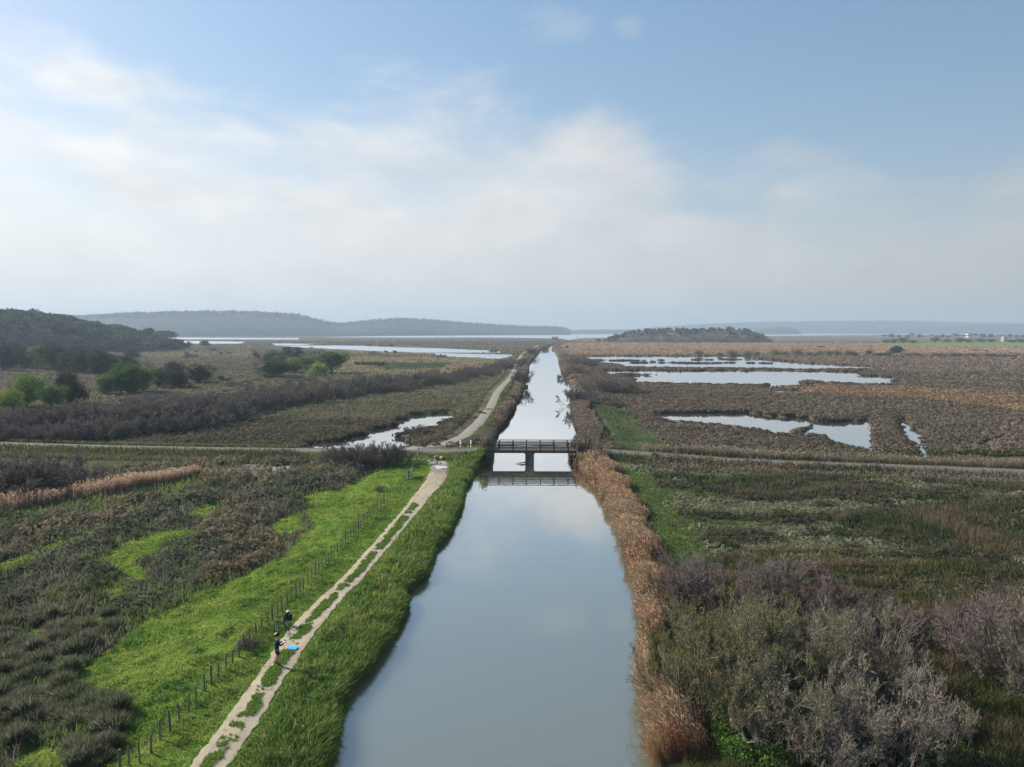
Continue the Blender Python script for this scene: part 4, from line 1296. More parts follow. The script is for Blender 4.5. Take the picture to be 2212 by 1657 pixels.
def from_photo(dx, base, top, width, z=.9):
    """stand a plant where the survey saw its foot; its real height from its picture height"""
    x, y = P(dx, base, z)
    x, y = float(x), float(y)
    zc = y * CP - (z - CAM_H) * SP
    h = (base - top) * S * zc / FPX * 1.03
    w = width * S * zc / FPX
    return x, y, h, w


def build_trees():
    T = 'trees of the copse west of the canal'
    rows = [  # survey x, foot, top, width, kind, label
        (27, 793, 735, 66, 'oak0', 'dark evergreen oak at the end of the row against the wooded hill'),
        (60, 795, 741, 60, 'oak1', 'dark evergreen oak second along the row under the wooded hill'),
        (85, 797, 747, 50, 'leafy1', 'olive green tree breaking the dark row under the wooded hill'),
        (118, 800, 738, 74, 'oak2', 'tallest dark oak in the row under the wooded hill'),
        (152, 803, 754, 58, 'oak0', 'rounded dark oak just past the tallest of its row'),
        (188, 806, 750, 62, 'oak1', 'broad dark oak midway along the row under the wooded hill'),
        (216, 808, 752, 56, 'oak2', 'dark oak with two humps along the row under the wooded hill'),
        (244, 808, 765, 54, 'oak0', 'low dark oak near the tapering end of the row'),
        (272, 806, 762, 52, 'oak1', 'dark oak closing the row beside the ploughed plot'),
        (8, 800, 738, 56, 'oak2', 'dark oak half cut by the picture edge under the wooded hill'),
        (134, 797, 744, 50, 'oak1', 'dark oak squeezed between two taller ones under the wooded hill'),
        (172, 800, 746, 52, 'oak2', 'dark oak behind the broad one midway along the row'),
        (231, 803, 757, 46, 'oak1', 'dark oak filling the row before its low end'),
        (262, 850, 788, 50, 'mid1', 'dull green tree leaning on the big spreading one'),
        (310, 846, 798, 44, 'leafy1', 'fresh green tree on the plot side of the big spreading one'),
        (27, 888, 833, 68, 'lime', 'yellow green leafy tree standing at the picture edge before the hedge'),
        (58, 880, 795, 84, 'leafy0', 'tall green tree behind the yellow green one'),
        (112, 886, 828, 66, 'mid0', 'green rounded tree between the yellow green tree and the dark oak'),
        (149, 875, 793, 80, 'oak2', 'large dark oak standing alone before the vineyard plot'),
        (228, 852, 801, 56, 'mid1', 'small pale green tree before the big spreading tree'),
        (288, 848, 778, 94, 'mid0', 'big spreading green tree in the middle of the copse'),
        (282, 850, 806, 46, 'oak1', 'dark shrubby oak in front of the big spreading tree'),
        (345, 838, 792, 40, 'oak0', 'slender dark oak beside the big spreading green tree'),
        (385, 838, 793, 66, 'oak1', 'round dark oak in the middle of three at the plot corner'),
        (374, 815, 779, 60, 'oak2', 'dark oak half hidden behind the round ones'),
        (430, 827, 784, 74, 'oak0', 'broad dark oak at the end of the copse by the plot corner'),
        (479, 823, 809, 22, 'leafy1', 'small bright green bush at the tip of the copse'),
        (285, 773, 752, 38, 'oak2', 'lone dark domed oak on the field edge behind the row'),
        (358, 750, 714, 48, 'umbrella', 'domed pine at the low end of the wooded hill'),
        (444, 748, 734, 26, 'oak1', 'small dark tree by the far lagoon shore'),
        (408, 748, 737, 14, 'oak0', 'tiny dark bush on the lagoon shore next to the hill'),
        (565, 779, 748, 58, 'bare', 'leafless spreading tree at the edge of the green grove'),
        (600, 777, 747, 46, 'bare', 'leafless tree with thin crown behind the green grove'),
        (403, 775, 751, 36, 'bare', 'leafless tree standing alone on the pale field'),
        (586, 779, 754, 42, 'mid1', 'green tree between two leafless trees'),
        (623, 779, 751, 42, 'pine', 'dark ragged pine with upright boughs in the grove'),
        (645, 778, 752, 42, 'pine', 'dark open pine with forked top in the grove'),
        (608, 787, 766, 40, 'mid0', 'low green tree under the dark ragged pine'),
        (591, 814, 771, 84, 'oak0', 'bulky dark oak standing before the grove'),
        (637, 804, 770, 60, 'leafy0', 'fresh green tree with visible trunk in the grove'),
        (664, 799, 766, 56, 'mid1', 'dull green tree behind the fresh green one'),
        (682, 812, 781, 48, 'lime', 'small bright yellow green tree by the scrub'),
        (716, 806, 755, 88, 'mid0', 'largest green tree at the grove end towards the canal'),
        (497, 822, 812, 22, 'dkbush', 'low dark bush past the bright green one'),
        (695, 836, 827, 14, 'dkbush', 'single small dark bush on the pale meadow'),
    ]
    for dx, b, t, w, k, lab in rows:
        x, y, h, wd = from_photo(dx, b, t - 2, w * 1.22)
        base_w = {'oak': 1.02, 'leafy': 1.05, 'mid': 1.08, 'lime': 1.02, 'umb': 1.25, 'pine': .75, 'bare': 1.1, 'dkb': 1.2}
        bw = next(v for kk, v in base_w.items() if k.startswith(kk))
        plant(k, x, y, h, wd / h / bw, lab, 'bush' if k == 'dkbush' else 'tree', T)
    # hedge of leafless tamarisk running to the canal
    foot = np.array([(-190, 958), (-120, 956), (-60, 955), (0, 952), (60, 954), (120, 953), (185, 950), (250, 944), (315, 936), (380, 926), (440, 915), (500, 902), (560, 884), (620, 874), (690, 866), (750, 857),
                     (810, 850), (870, 842), (930, 832), (985, 823), (1030, 814), (1070, 806)], float)
    tops = np.interp(foot[:, 0], [-200, 0, 150, 300, 450, 600, 750, 850, 950, 1070], [880, 886, 876, 866, 846, 826, 815, 803, 795, 782])
    line = resample(np.c_[foot, tops], 30)
    for row, (dy, dens, sc) in enumerate([(0, 1.0, .82), (-13, 1.0, 1.0), (-24, .8, .85)]):
        for i, (dx, fy, ty) in enumerate(line):
            if rng.random() > dens:
                continue
            f = (fy - 800) / 150
            px = dx + rng.normal(0, 9); py = fy + dy * max(.3, f + .15) + rng.normal(0, 1.5)
            x, y, h, wd = from_photo(px, py, py - (fy - ty) * sc * rng.uniform(.72, 1.08), 10)
            c = int(rng.integers(0, 3))
            lab = ['purplish leafless tamarisk in the long hedge', 'grey brown leafless tamarisk in the long hedge', 'dark leafless tamarisk in the long hedge'][c]
            plant('tam%d' % c, x, y, max(h, 1.5), rng.uniform(.85, 1.2), lab, 'shrub', lab.split(' in ')[0] + ' of the hedge')
    # brushy scrub in front of and behind the copse
    for i in range(46):
        px = rng.uniform(120, 760); py = np.interp(px, [120, 400, 560, 760], [915, 880, 845, 832]) - rng.uniform(2, 42) * np.interp(px, [120, 760], [1, .4])
        x, y, h, wd = from_photo(px, py, py - 18, 10)
        plant('tam%d' % (i % 3), x, y, rng.uniform(1.3, 2.6), rng.uniform(1.0, 1.5), 'low leafless brush between the hedge and the copse', 'shrub', 'brush behind the hedge')
    for i in range(40):
        px = rng.uniform(380, 1080); py = rng.uniform(744, 772) + (px < 560) * 6
        x, y, h, wd = from_photo(px, py, py - 10, 10)
        if water_mask(np.array([x]), np.array([y]))[0] or canal_sd(np.array([x]), np.array([y]))[0][0] < 14:
            continue
        plant('tam%d' % (i % 3) if i % 3 else 'dkbush', x, y, rng.uniform(2.2, 4.2), rng.uniform(1.0, 1.6), 'distant scrub bush on the flats before the west lagoon', 'bush', 'bushes before the west lagoon')
    for dx in (770, 784, 798, 812, 826):
        x, y, h, wd = from_photo(dx, 789, 774, 24)
        plant('dkbush', x, y, h, wd / h * .9, 'dark bush in the short line across the meadow', 'bush', 'line of dark bushes in the meadow')
    # shrubs about the road and on the banks
    for dx, b, t, w, k, lab in [
        (20, 1062, 968, 150, 'tam1', 'tall leafless shrub at the picture edge behind the pale reeds'), (85, 1058, 962, 150, 'tam2', 'big dark leafless shrub behind the pale reed bed'),
        (140, 1046, 975, 120, 'tam1', 'wide low leafless shrub at the end of the pale reed bed'), (-50, 1064, 970, 140, 'tam2', 'leafless shrub reaching in past the picture edge'),
        (728, 1000, 948, 60, 'tam1', 'leafless shrub at the west end of the roadside clump'), (765, 1004, 940, 74, 'tam2', 'highest leafless shrub in the roadside clump'),
        (800, 1003, 942, 70, 'tam0', 'purplish leafless shrub amid the roadside clump'), (838, 1001, 944, 66, 'tam2', 'leafless shrub in the roadside clump by the sign post'),
        (862, 1000, 962, 50, 'tam1', 'low leafless shrub at the foot of the track fence'), (898, 930, 910, 40, 'tam1', 'low shrub on the pond spit'),
        (1126, 829, 788, 36, 'tam2', 'dark shrub leaning over the canal beside the cycle path'), (1128, 790, 765, 40, 'dkbush', 'bush past the bend of the cycle path'),
        (1150, 765, 744, 40, 'dkbush', 'green grey bush on the levee far up the canal'), (1176, 752, 737, 30, 'olive', 'pale bush at the narrow end of the canal'),
        (1106, 792, 772, 40, 'tam1', 'leafless bush west of the cycle path bend'), (1085, 796, 770, 40, 'tam0', 'purplish bush west of the cycle path bend'),
        (1246, 868, 822, 54, 'tam2', 'dark shrub overhanging the water from the east bank'), (1240, 806, 780, 28, 'tam1', 'upright shrub on the east bank reeds'),
        (1256, 786, 766, 42, 'tam0', 'bush on the east bank facing the back pond'), (1219, 812, 790, 24, 'tam1', 'small shrub at the water on the east bank'),
        (1288, 842, 812, 56, 'tam1', 'brown shrub nearest the canal in the east clump'), (1318, 846, 806, 60, 'tam0', 'highest brown shrub of the east clump'),
        (1348, 846, 812, 54, 'tam1', 'brown shrub of the east clump next to the marsh'), (1270, 790, 772, 30, 'tam2', 'dark shrub at the corner of the back pond'),
            (1300, 872, 846, 50, 'tam1', 'low shrub at the top of the green strip')]:
        x, y, h, wd = from_photo(dx, b, t, w, 1.2)
        bw = 1.35 if k.startswith('tam') else 1.15
        plant(k, x, y, h, wd / h / bw, lab, 'shrub' if k.startswith('tam') else 'bush', 'shrubs by the road and the canal')
    # line of willow bushes behind the ponds
    G = 'willow bushes behind the ponds'
    for dx, t, w in [(1510, 751, 26), (1555, 757, 20), (1582, 751, 32), (1617, 753, 26), (1636, 754, 22), (1671, 750, 34), (1695, 754, 26), (1719, 748, 36), (1748, 755, 30), (1773, 753, 30), (1792, 751, 28), (1811, 751, 28), (1830, 751, 28), (1848, 754, 26)]:
        x, y, h, wd = from_photo(dx + rng.normal(0, 2), 767, t, w)
        plant('olive', x, y, h, wd / h / 1.15, 'pale willow bush in the row behind the back pond', 'bush', G)
    for dx, b, t, w in [(1878, 765, 749, 22), (1895, 767, 757, 40), (1916, 767, 755, 40), (1962, 767, 759, 30), (1980, 767, 758, 30), (2030, 768, 759, 40), (2062, 768, 757, 46), (2100, 768, 759, 40), (2140, 770, 758, 44), (2165, 769, 762, 30), (2188, 769, 763, 26), (2240, 770, 760, 50), (2105, 757, 751, 20), (2126, 758, 753, 18), (1771, 750, 744, 24)]:
        x, y, h, wd = from_photo(dx, b, t, w)
        plant('dkbush', x, y, h, wd / h / 1.15, 'grey scrub bush along the ditch at the marsh edge', 'bush', 'scrub bushes along the ditch')
    x, y, h, wd = from_photo(1933, 763, 743.5, 44)
    plant('oak1', x, y, h, wd / h / 1.0, 'lone dark domed tree standing among the grey ditch scrub', 'tree')
    # far trees on the plain by the farms
    for dx, b, t, w in [(1950, 741, 727, 32), (1930, 741, 730, 26), (1912, 741, 732, 22), (1972, 741, 733, 26), (2020, 739, 727, 30), (2046, 739, 731, 26), (2074, 740, 728, 32), (2090, 739, 731, 26), (2116, 739, 730, 30), (2140, 739, 731, 28), (2185, 739, 732, 30), (2205, 739, 730, 34), (2235, 739, 730, 34)]:
        x, y, h, wd = from_photo(dx, b, t, w)
        plant('mid%d' % (int(dx) % 2), x, y, h, wd / h / 1.1, 'hazy green tree in the belt along the far farm fields', 'tree', 'trees along the far fields')
    for dx in list(np.linspace(1912, 1985, 6)) + list(np.linspace(2012, 2085, 7)) + [2105, 2122, 2140, 2160, 2180, 2196, 2210, 2230, 2250]:
        x, y, h, wd = from_photo(dx + rng.normal(0, 2), 729, 729 - rng.uniform(6, 10), rng.uniform(12, 20))
        plant(['oak0', 'oak1', 'umbrella'][int(rng.integers(0, 3))], x, y, h, wd / h / 1.1, 'dark tree on the far skyline behind the farms', 'tree', 'trees on the far skyline')


def build_front_shrubs():
    """the big leafless tamarisks by the water in the near corner"""
    G = 'large tamarisks on the near bank'
    pur = ((.095, .078, .070), (.148, .117, .105)); gry = ((.130, .112, .092), (.172, .147, .113)); grn = ((.100, .090, .064), (.142, .128, .078)); red = ((.085, .065, .058), (.145, .096, .086))
    rows = [  # x, foot, top, half width (m), colours, leaves, lean, label
        (1540, 1320, 1192, 2.4, pur, None, (-.05, 0), 'purple brown leafless tamarisk rising behind the greenish one'),
        (1470, 1290, 1200, 2.0, pur, None, (-.06, 0), 'small purple tamarisk leaning into the russet reeds'),
        (1690, 1345, 1190, 2.2, pur, None, (0, 0), 'tall tamarisk with a bare pale limb against the dark meadow'),
        (1795, 1365, 1245, 2.2, red, None, (.1, 0), 'reddish leafless tamarisk at the back of the thicket'),
        (1905, 1415, 1295, 2.0, pur, None, (.1, 0), 'purplish tamarisk at the meadow end of the thicket'),
        (1535, 1530, 1305, 2.5, grn, (.115, .118, .040), (.0, 0), 'budding yellow green tamarisk next to the russet reeds'),
        (1600, 1470, 1290, 2.6, grn, (.112, .112, .042), (0, 0), 'budding olive tamarisk in the middle of the thicket'),
        (1715, 1500, 1310, 2.8, gry, (.105, .105, .050), (0, 0), 'silver grey tamarisk with sparse buds in the middle of the thicket'),
        (1830, 1500, 1330, 2.6, gry, (.102, .102, .050), (.1, 0), 'grey tamarisk on the meadow side of the budding ones'),
        (1650, 1575, 1420, 2.1, grn, (.110, .112, .044), (.0, 0), 'olive tamarisk above the bright green brambles'),
        (1730, 1630, 1440, 2.6, gry, (.105, .105, .050), (0, 0), 'wide grey tamarisk at the front of the thicket'),
        (1920, 1640, 1450, 2.5, gry, None, (.12, -.05), 'pale grey twiggy tamarisk at the front corner of the thicket'),
        (1830, 1690, 1540, 2.2, gry, None, (.05, 0), 'low grey tamarisk cut by the lower picture edge'),
        (2190, 1480, 1268, 3.0, pur, None, (-.22, .05), 'purple grey tamarisk apart from the thicket at the picture edge'),
        (2260, 1500, 1310, 2.4, gry, None, (-.2, 0), 'bleached branching tamarisk reaching in from the picture edge'),
    ]
    for i, (dx, b, t, R, (cb, ct), leaf, lean, lab) in enumerate(rows):
        x, y, h, _ = from_photo(dx, b, t, 10, .7)
        h = h / math.cos(math.atan2(CAM_H, y)) * .99; R *= 1.28
        parts = shrub_mesh('tamarisk', h, R, 26, (8, 7, 7, 2), cb, ct, tw=.016, tips=leaf, tipn=2, tipsize=.034, spread=.50, up=.14, rad=.055, lean=lean, base_r=.62)
        z = float(height(np.array([x]), np.array([y]), False)[0])
        root = empty('tamarisk_shrub', (x, y, z))
        tag(root, lab, 'shrub', G)
        for pn, me in parts:
            link(pn, me, None, root)
    # bright green brambles by the reeds
    def bramble(dx, dy, R, H, col, lab, n=2600):
        x, y = map(float, P(dx, dy, .8)); z = float(height(np.array([x]), np.array([y]), False)[0])
        root = tag(empty('bramble_bush', (x, y, z)), lab, 'bush', 'leafy bushes on the near bank')
        k = 40
        a = rng.uniform(0, 6.28, k); p0 = np.stack([np.cos(a) * R * .3, np.sin(a) * R * .3, np.zeros(k)], 1); p1 = np.stack([np.cos(a) * R * .9, np.sin(a) * R * .9, H * rng.uniform(.3, .9, k)], 1)
        V, F, C = prisms(p0, p1, np.full(k, .015), np.full(k, .006), jit((.10, .07, .04), k), 4)
        me = mesh_np('stems', V, F, C); link('stems', me, M_TWIG, root)
        u = norm(rng.normal(size=(n, 3))); u[:, 2] = np.abs(u[:, 2])
        q = .55 + .5 * rng.random(n)
        q *= .7 + .6 * vnoise(u[:, 0] * 2.5 + dx, u[:, 1] * 2.5 + u[:, 2] * 2, 221)
        c = u * q[:, None] * np.array([R, R, H])
        V, F, C = quads_leaf(c, rng.uniform(.05, .10, n), jit(col, n, .35, .1), .8)
        link('leaves', mesh_np('leaves', V, F, C), M_LEAF, root)
    bramble(1578, 1592, 1.0, 1.5, (.085, .145, .028), 'bright green bramble between the reeds and the thicket')
    bramble(1618, 1640, 1.2, .9, (.060, .115, .026), 'low green bramble under the thicket')
    bramble(1680, 1660, 1.0, .8, (.080, .130, .030), 'leafy light green bramble at the lower picture edge')
    bramble(2050, 1655, 1.5, 1.0, (.045, .075, .030), 'dark green bush at the lower edge past the thicket')
    bramble(1990, 1600, 1.2, .7, (.055, .080, .035), 'dull green low bush beside the pale twiggy tamarisk')
    # rush tussocks in the near west corner
    T = []
    for i in range(3):
        k = 700
        a = rng.uniform(0, 6.28, k); q = rng.random(k) ** .6
        b = np.stack([np.cos(a) * q * .28, np.sin(a) * q * .28, np.zeros(k) - .03], 1)
        L = rng.uniform(.6, 1.05, k); o = q * rng.uniform(.2, .75, k)
        t = b + np.stack([np.cos(a) * o + .04, np.sin(a) * o, L * np.sqrt(np.clip(1 - o * o * .8, .2, 1))], 1)
        m = b + (t - b) * .5 + np.stack([0 * a, 0 * a, .09 * L], 1)
        base = [(.050, .060, .032), (.072, .074, .046), (.060, .072, .036)][i]
        c = jit(base, k, .35, .08); d = rng.random(k) < .14; c[d] = jit((.17, .155, .125), int(d.sum()), .3)
        V, F, C = blades(b, m, t, np.full(k, .03), c)
        me = mesh_np('rush_tussock', V, F, C); me.materials.append(M_GRASS); T.append(me)
    n = 0
    for i in range(560):
        if n >= 190: break
        px = rng.uniform(-60, 300); py = rng.uniform(1330, 1680)
        if px > np.interp(py, [1330, 1440, 1500, 1560, 1680], [270, 190, 200, 275, 275]) or (px < 120 and py > 1610):
            continue
        x, y = map(float, P(px, py, .8))
        if is_green(np.array([x]), np.array([y]))[0] and rng.random() < .8:
            continue
        o = bpy.data.objects.new('rush_tussock', T[int(rng.integers(0, 3))]); COL.objects.link(o)
        s = rng.uniform(.45, 1.15); o.location = (x, y, float(height(np.array([x]), np.array([y]))[0])); o.scale = (s, s, s * rng.uniform(.75, 1.05)); o.rotation_euler = (0, 0, rng.uniform(0, 6.28))
        tag(o, 'spiky grey green rush tussock in the near corner of the field', 'tussock', 'rush tussocks in the near corner')
        n += 1
# ------------------------------------------------------------------ built things
class MB:
    """collects boxes, tubes and lathes and links them as one mesh"""
    def __init__(s): s.v = []; s.f = []
    def add(s, V, F):
        o = len(s.v); s.v += [tuple(map(float, p)) for p in V]; s.f += [tuple(int(i) + o for i in f) for f in F]; return s
    def box(s, c, d, rz=0.0, tilt=None):
        cx, cy, cz = c; a, b, h = d[0] / 2, d[1] / 2, d[2] / 2
        V = [Vector((x, y, z)) for z in (-h, h) for x, y in ((-a, -b), (a, -b), (a, b), (-a, b))]
        M = Matrix.Rotation(rz, 3, 'Z') @ (Matrix.Rotation(tilt[0], 3, tilt[1]) if tilt else Matrix.Identity(3))
        V = [M @ v + Vector((cx, cy, cz)) for v in V]
        return s.add(V, [(3, 2, 1, 0), (4, 5, 6, 7), (0, 1, 5, 4), (1, 2, 6, 5), (2, 3, 7, 6), (3, 0, 4, 7)])
    def tube(s, pts, r, n=8, cap=True):
        pts = [Vector(p) for p in pts]; rr = r if isinstance(r, (list, tuple)) else [r] * len(pts)
        V = []; F = []
        for i, p in enumerate(pts):
            d = (pts[min(i + 1, len(pts) - 1)] - pts[max(i - 1, 0)]).normalized()
            u = d.cross(Vector((0, 0, 1)) if abs(d.z) < .9 else Vector((1, 0, 0))).normalized(); w = d.cross(u)
            V += [p + (u * math.cos(6.28319 * k / n) + w * math.sin(6.28319 * k / n)) * rr[i] for k in range(n)]
        for i in range(len(pts) - 1):
            for k in range(n):
                k2 = (k + 1) % n; F.append((i * n + k, i * n + k2, (i + 1) * n + k2, (i + 1) * n + k))
        if cap:
            F.append(tuple(range(n - 1, -1, -1))); F.append(tuple((len(pts) - 1) * n + k for k in range(n)))
        return s.add(V, F)
    def ring(s, c, ax, R, r, n=28, m=6):
        c = Vector(c); ax = Vector(ax).normalized(); u = ax.cross(Vector((0, 0, 1)) if abs(ax.z) < .9 else Vector((1, 0, 0))).normalized(); w = ax.cross(u)
        V = []; F = []
        for i in range(n):
            t = 6.28319 * i / n; d = u * math.cos(t) + w * math.sin(t)
            for j in range(m):
                q = 6.28319 * j / m; V.append(c + d * (R + r * math.cos(q)) + ax * r * math.sin(q))
        for i in range(n):
            for j in range(m):
                F.append((i * m + j, ((i + 1) % n) * m + j, ((i + 1) % n) * m + (j + 1) % m, i * m + (j + 1) % m))
        return s.add(V, F)
    def ball(s, c, d, n=10, m=7, z0=-1.0):
        V = []; F = []
        for i in range(m + 1):
            ph = math.asin(z0) + (math.pi / 2 - math.asin(z0)) * i / m
            for k in range(n):
                t = 6.28319 * k / n; V.append((c[0] + d[0] * math.cos(ph) * math.cos(t), c[1] + d[1] * math.cos(ph) * math.sin(t), c[2] + d[2] * math.sin(ph)))
        for i in range(m):
            for k in range(n):
                F.append((i * n + k, i * n + (k + 1) % n, (i + 1) * n + (k + 1) % n, (i + 1) * n + k))
        F.append(tuple(range(n - 1, -1, -1)))
        return s.add(V, F)
    def build(s, name, mat, parent=None, smooth=False):
        me = bpy.data.meshes.new(name); me.from_pydata(s.v, [], s.f); me.update()
        if smooth:
            me.polygons.foreach_set('use_smooth', np.ones(len(me.polygons), bool))
        return link(name, me, mat, parent)


def hz(x, y, bumps=False):
    return float(height(np.array([float(x)]), np.array([float(y)]), bumps)[0])


def build_bridge():
    wood = plain('weathered_timber', (.105, .084, .064), .9, .1, 0, .35, 2.5, .2)
    conc = plain('stained_concrete', (.155, .145, .125), .9, .1, 0, .4, 1.2, .4)
    deckm = plain('deck_planks', (.17, .155, .14), .9, .1, 0, .3, 3.0, .2)
    a = np.array(P(1046, 972, 2.1)); b = np.array(P(1258, 972.6, 2.1))
    L = float(np.linalg.norm(b - a)); rz = math.atan2(b[1] - a[1], b[0] - a[0])
    root = tag(empty('footbridge', (a[0], a[1], 0), rz), 'low timber railed bridge on a concrete pier crossing the canal', 'bridge')
    W = 3.1; zt = 2.13
    m = MB(); n = int(L / .2)
    for i in range(n):
        m.box((L * (i + .5) / n, W / 2, zt - .04), (L / n - .012, W, .08))
    m.build('deck', deckm, root)
    for y in (.12, W - .12):
        MB().box((L / 2, y, zt - .27), (L, .22, .38)).build('girder', wood, root)
    # pier and abutments of concrete
    px, py = P(1143.5, 1002, 0); pl = (px - a[0]) * math.cos(rz) + (py - a[1]) * math.sin(rz)
    pier = MB().box((pl, W / 2, .1), (1.32, W - .35, 3.1)); pier.box((pl, W / 2, 1.585), (1.55, W - .05, .16)); pier.build('pier', conc, root)
    for x0, x1 in ((-.6, 1.15), (L - 1.0, L + .6)):
        ab = MB().box(((x0 + x1) / 2, W / 2, .38), (x1 - x0, W + .5, 2.55)); ab.build('abutment', conc, root)
    for y, sg in ((.06, -1), (W - .06, 1)):
        np_ = 8
        top = MB().box((L / 2, y, zt + 1.08), (L, .16, .11)); rail = top.build('railing', wood, root)
        MB().box((L / 2, y, zt + .82), (L, .08, .10)).build('middle_rail', wood, rail)
        MB().box((L / 2, y, zt + .12), (L, .07, .07)).build('lower_rail', wood, rail)
        for i in range(np_):
            x = .08 + (L - .16) * i / (np_ - 1)
            MB().box((x, y + sg * .085, zt + .30), (.17, .11, 1.50)).build('post', wood, rail)
        bal = MB(); k = int(L / .165)
        for i in range(k):
            bal.box((L * (i + .5) / k, y, zt + .47), (.10, .05, .69))
        bal.build('balusters', wood, rail)
    # marker boards and posts at the ends
    for dx, dy, h, lab in ((1042, 970.5, 1.5, 'dark post at the track end of the bridge'), (1037, 966.5, 1.45, 'dark post across the road from the bridge railing'), (1264, 971.5, 1.55, 'lone dark post past the marsh end of the bridge')):
        x, y = map(float, P(dx, dy, 2.0)); r = tag(empty('marker_post', (x, y, hz(x, y))), lab, 'post')
        MB().box((0, 0, h / 2 - .1), (.15, .15, h + .2)).build('shaft', wood, r); MB().box((0, 0, h + .03), (.19, .19, .06)).build('cap', wood, r)
    # driftwood caught on the pier
    x, y = a + (b - a) / L * (pl - .9); r = tag(empty('driftwood', (float(x), float(y) + .3, .05)), 'dark branches of driftwood caught on the bridge pier', 'driftwood')
    for i in range(7):
        an = rng.uniform(-.5, .5); l = rng.uniform(.5, 1.4)
        MB().tube([(.6, rng.normal(0, .2), 0), (.6 - l * .6, rng.normal(0, .2), rng.uniform(0, .25)), (.6 - l * 1.3, an, rng.uniform(0, .12))], [.07, .05, .02], 6).build('branch', M_DARKBARK, r)


def build_fences():
    wood = plain('grey_fence_wood', (.125, .108, .088), .9, .1, 0, .35, 5.0, .2)
    wire = plain('fence_wire', (.16, .15, .14), .5, .4, .7, .1, 5)
    grey = plain('silvered_boards', (.30, .285, .26), .9, .1, 0, .25, 4.0, .1)
    pts = c5([(680, 1700), (733, 1657), (795, 1640), (857, 1583), (906, 1508), (967, 1465), (1017, 1397), (1069, 1337), (1112, 1306), (1160, 1228), (1200, 1200), (1240, 1165), (1278, 1112), (1318, 1080), (1356, 1033), (1384, 1003), (1415, 962), (1451, 918), (1485, 882), (1517, 858), (1543, 826), (1574, 800), (1599, 770), (1629, 745), (1653, 713), (1679, 697), (1701, 672), (1722, 648), (1745, 622), (1768, 600), (1787, 572), (1807, 548), (1826, 535), (1846, 517), (1861, 495), (1877, 475), (1895, 457), (1913, 445), (1928, 425), (1943, 405), (1958, 390), (1974, 375), (1989, 357), (2003, 345), (2017, 330), (2031, 318), (2045, 302), (2058, 285), (2070, 270), (2083, 258), (2095, 245), (2107, 235), (2120, 222)])
    pts += [(815, 1104), (822, 1096), (829, 1089), (836, 1083), (843, 1076), (850, 1068), (857, 1061), (864, 1054), (870, 1048), (876, 1042), (882, 1036)]
    pts2 = [(889, 1026), (892, 1017), (895, 1009), (898, 1001), (901, 994), (904, 988)]
    root = None
    def run(name, plist, lab, h0, sag):
        P0 = PL(plist, 1.15)
        root = tag(empty(name, (P0[0, 0], P0[0, 1], 0)), lab, 'fence')
        tops = []
        for i, (x, y) in enumerate(P0):
            z = hz(x, y); big = (i % 5 == 0); h = h0 * (1.12 if big else rng.uniform(.88, 1.0)); r = .06 if big else rng.uniform(.035, .048)
            lx, ly = rng.normal(0, .03, 2)
            q = Vector((x - P0[0, 0], y - P0[0, 1], z))
            MB().tube([q - Vector((0, 0, .3)), q + Vector((lx * .5, ly * .5, h * .5)), q + Vector((lx, ly, h))], [r, r * .97, r * .92], 7).build('post', wood, root)
            tops.append((q, h, lx, ly))
        for f in (.35, .65, .92):
            w = MB()
            for (q, h, lx, ly), (q2, h2, lx2, ly2) in zip(tops[:-1], tops[1:]):
                a = q + Vector((lx * f, ly * f, h0 * .95 * f)); b = q2 + Vector((lx2 * f, ly2 * f, h0 * .95 * f))
                w.tube([a, (a + b) / 2 - Vector((0, 0, sag)), b], .007, 4, False)
            w.build('wire', wire, root)
        return root
    run('field_fence', pts, 'post and wire fence between the green field and the dirt track', .98, .02)
    run('field_fence', pts2, 'short weedy run of fence posts from the board gate up to the road', 1.05, .02)
    # board gate
    g0 = np.array(P(882.5, 1035, 1.2)); g1 = np.array(P(888.5, 1027, 1.2))
    rz = math.atan2(g1[1] - g0[1], g1[0] - g0[0]); L = float(np.linalg.norm(g1 - g0)); z = hz(*g0)
    r = tag(empty('board_gate', (g0[0], g0[1], z), rz), 'silvery board gate closing the fence below the road', 'gate')
    for x in (.08, L - .08):
        MB().box((x, 0, .5), (.12, .12, 1.2)).build('gate_post', wood, r)
    m = MB()
    for i in range(5):
        m.box((L / 2, -.08, .22 + i * .2), (L - .1, .035, .165))
    m.build('board_panel', grey, r)
    MB().box((L / 2, -.115, .6), (L - .2, .03, .12), 0, (.35, 'Y')).build('brace', wood, r)
    # stub fence on the green strip past the bridge
    p3 = c3([(1195, 1250), (1113, 1185), (1033, 1135), (980, 1092), (931, 1040), (897, 1003), (867, 978), (828, 945), (797, 922), (760, 905)])
    run('strip_fence', p3, 'thin post and wire fence on the green strip beyond the bridge', 1.15, .03)


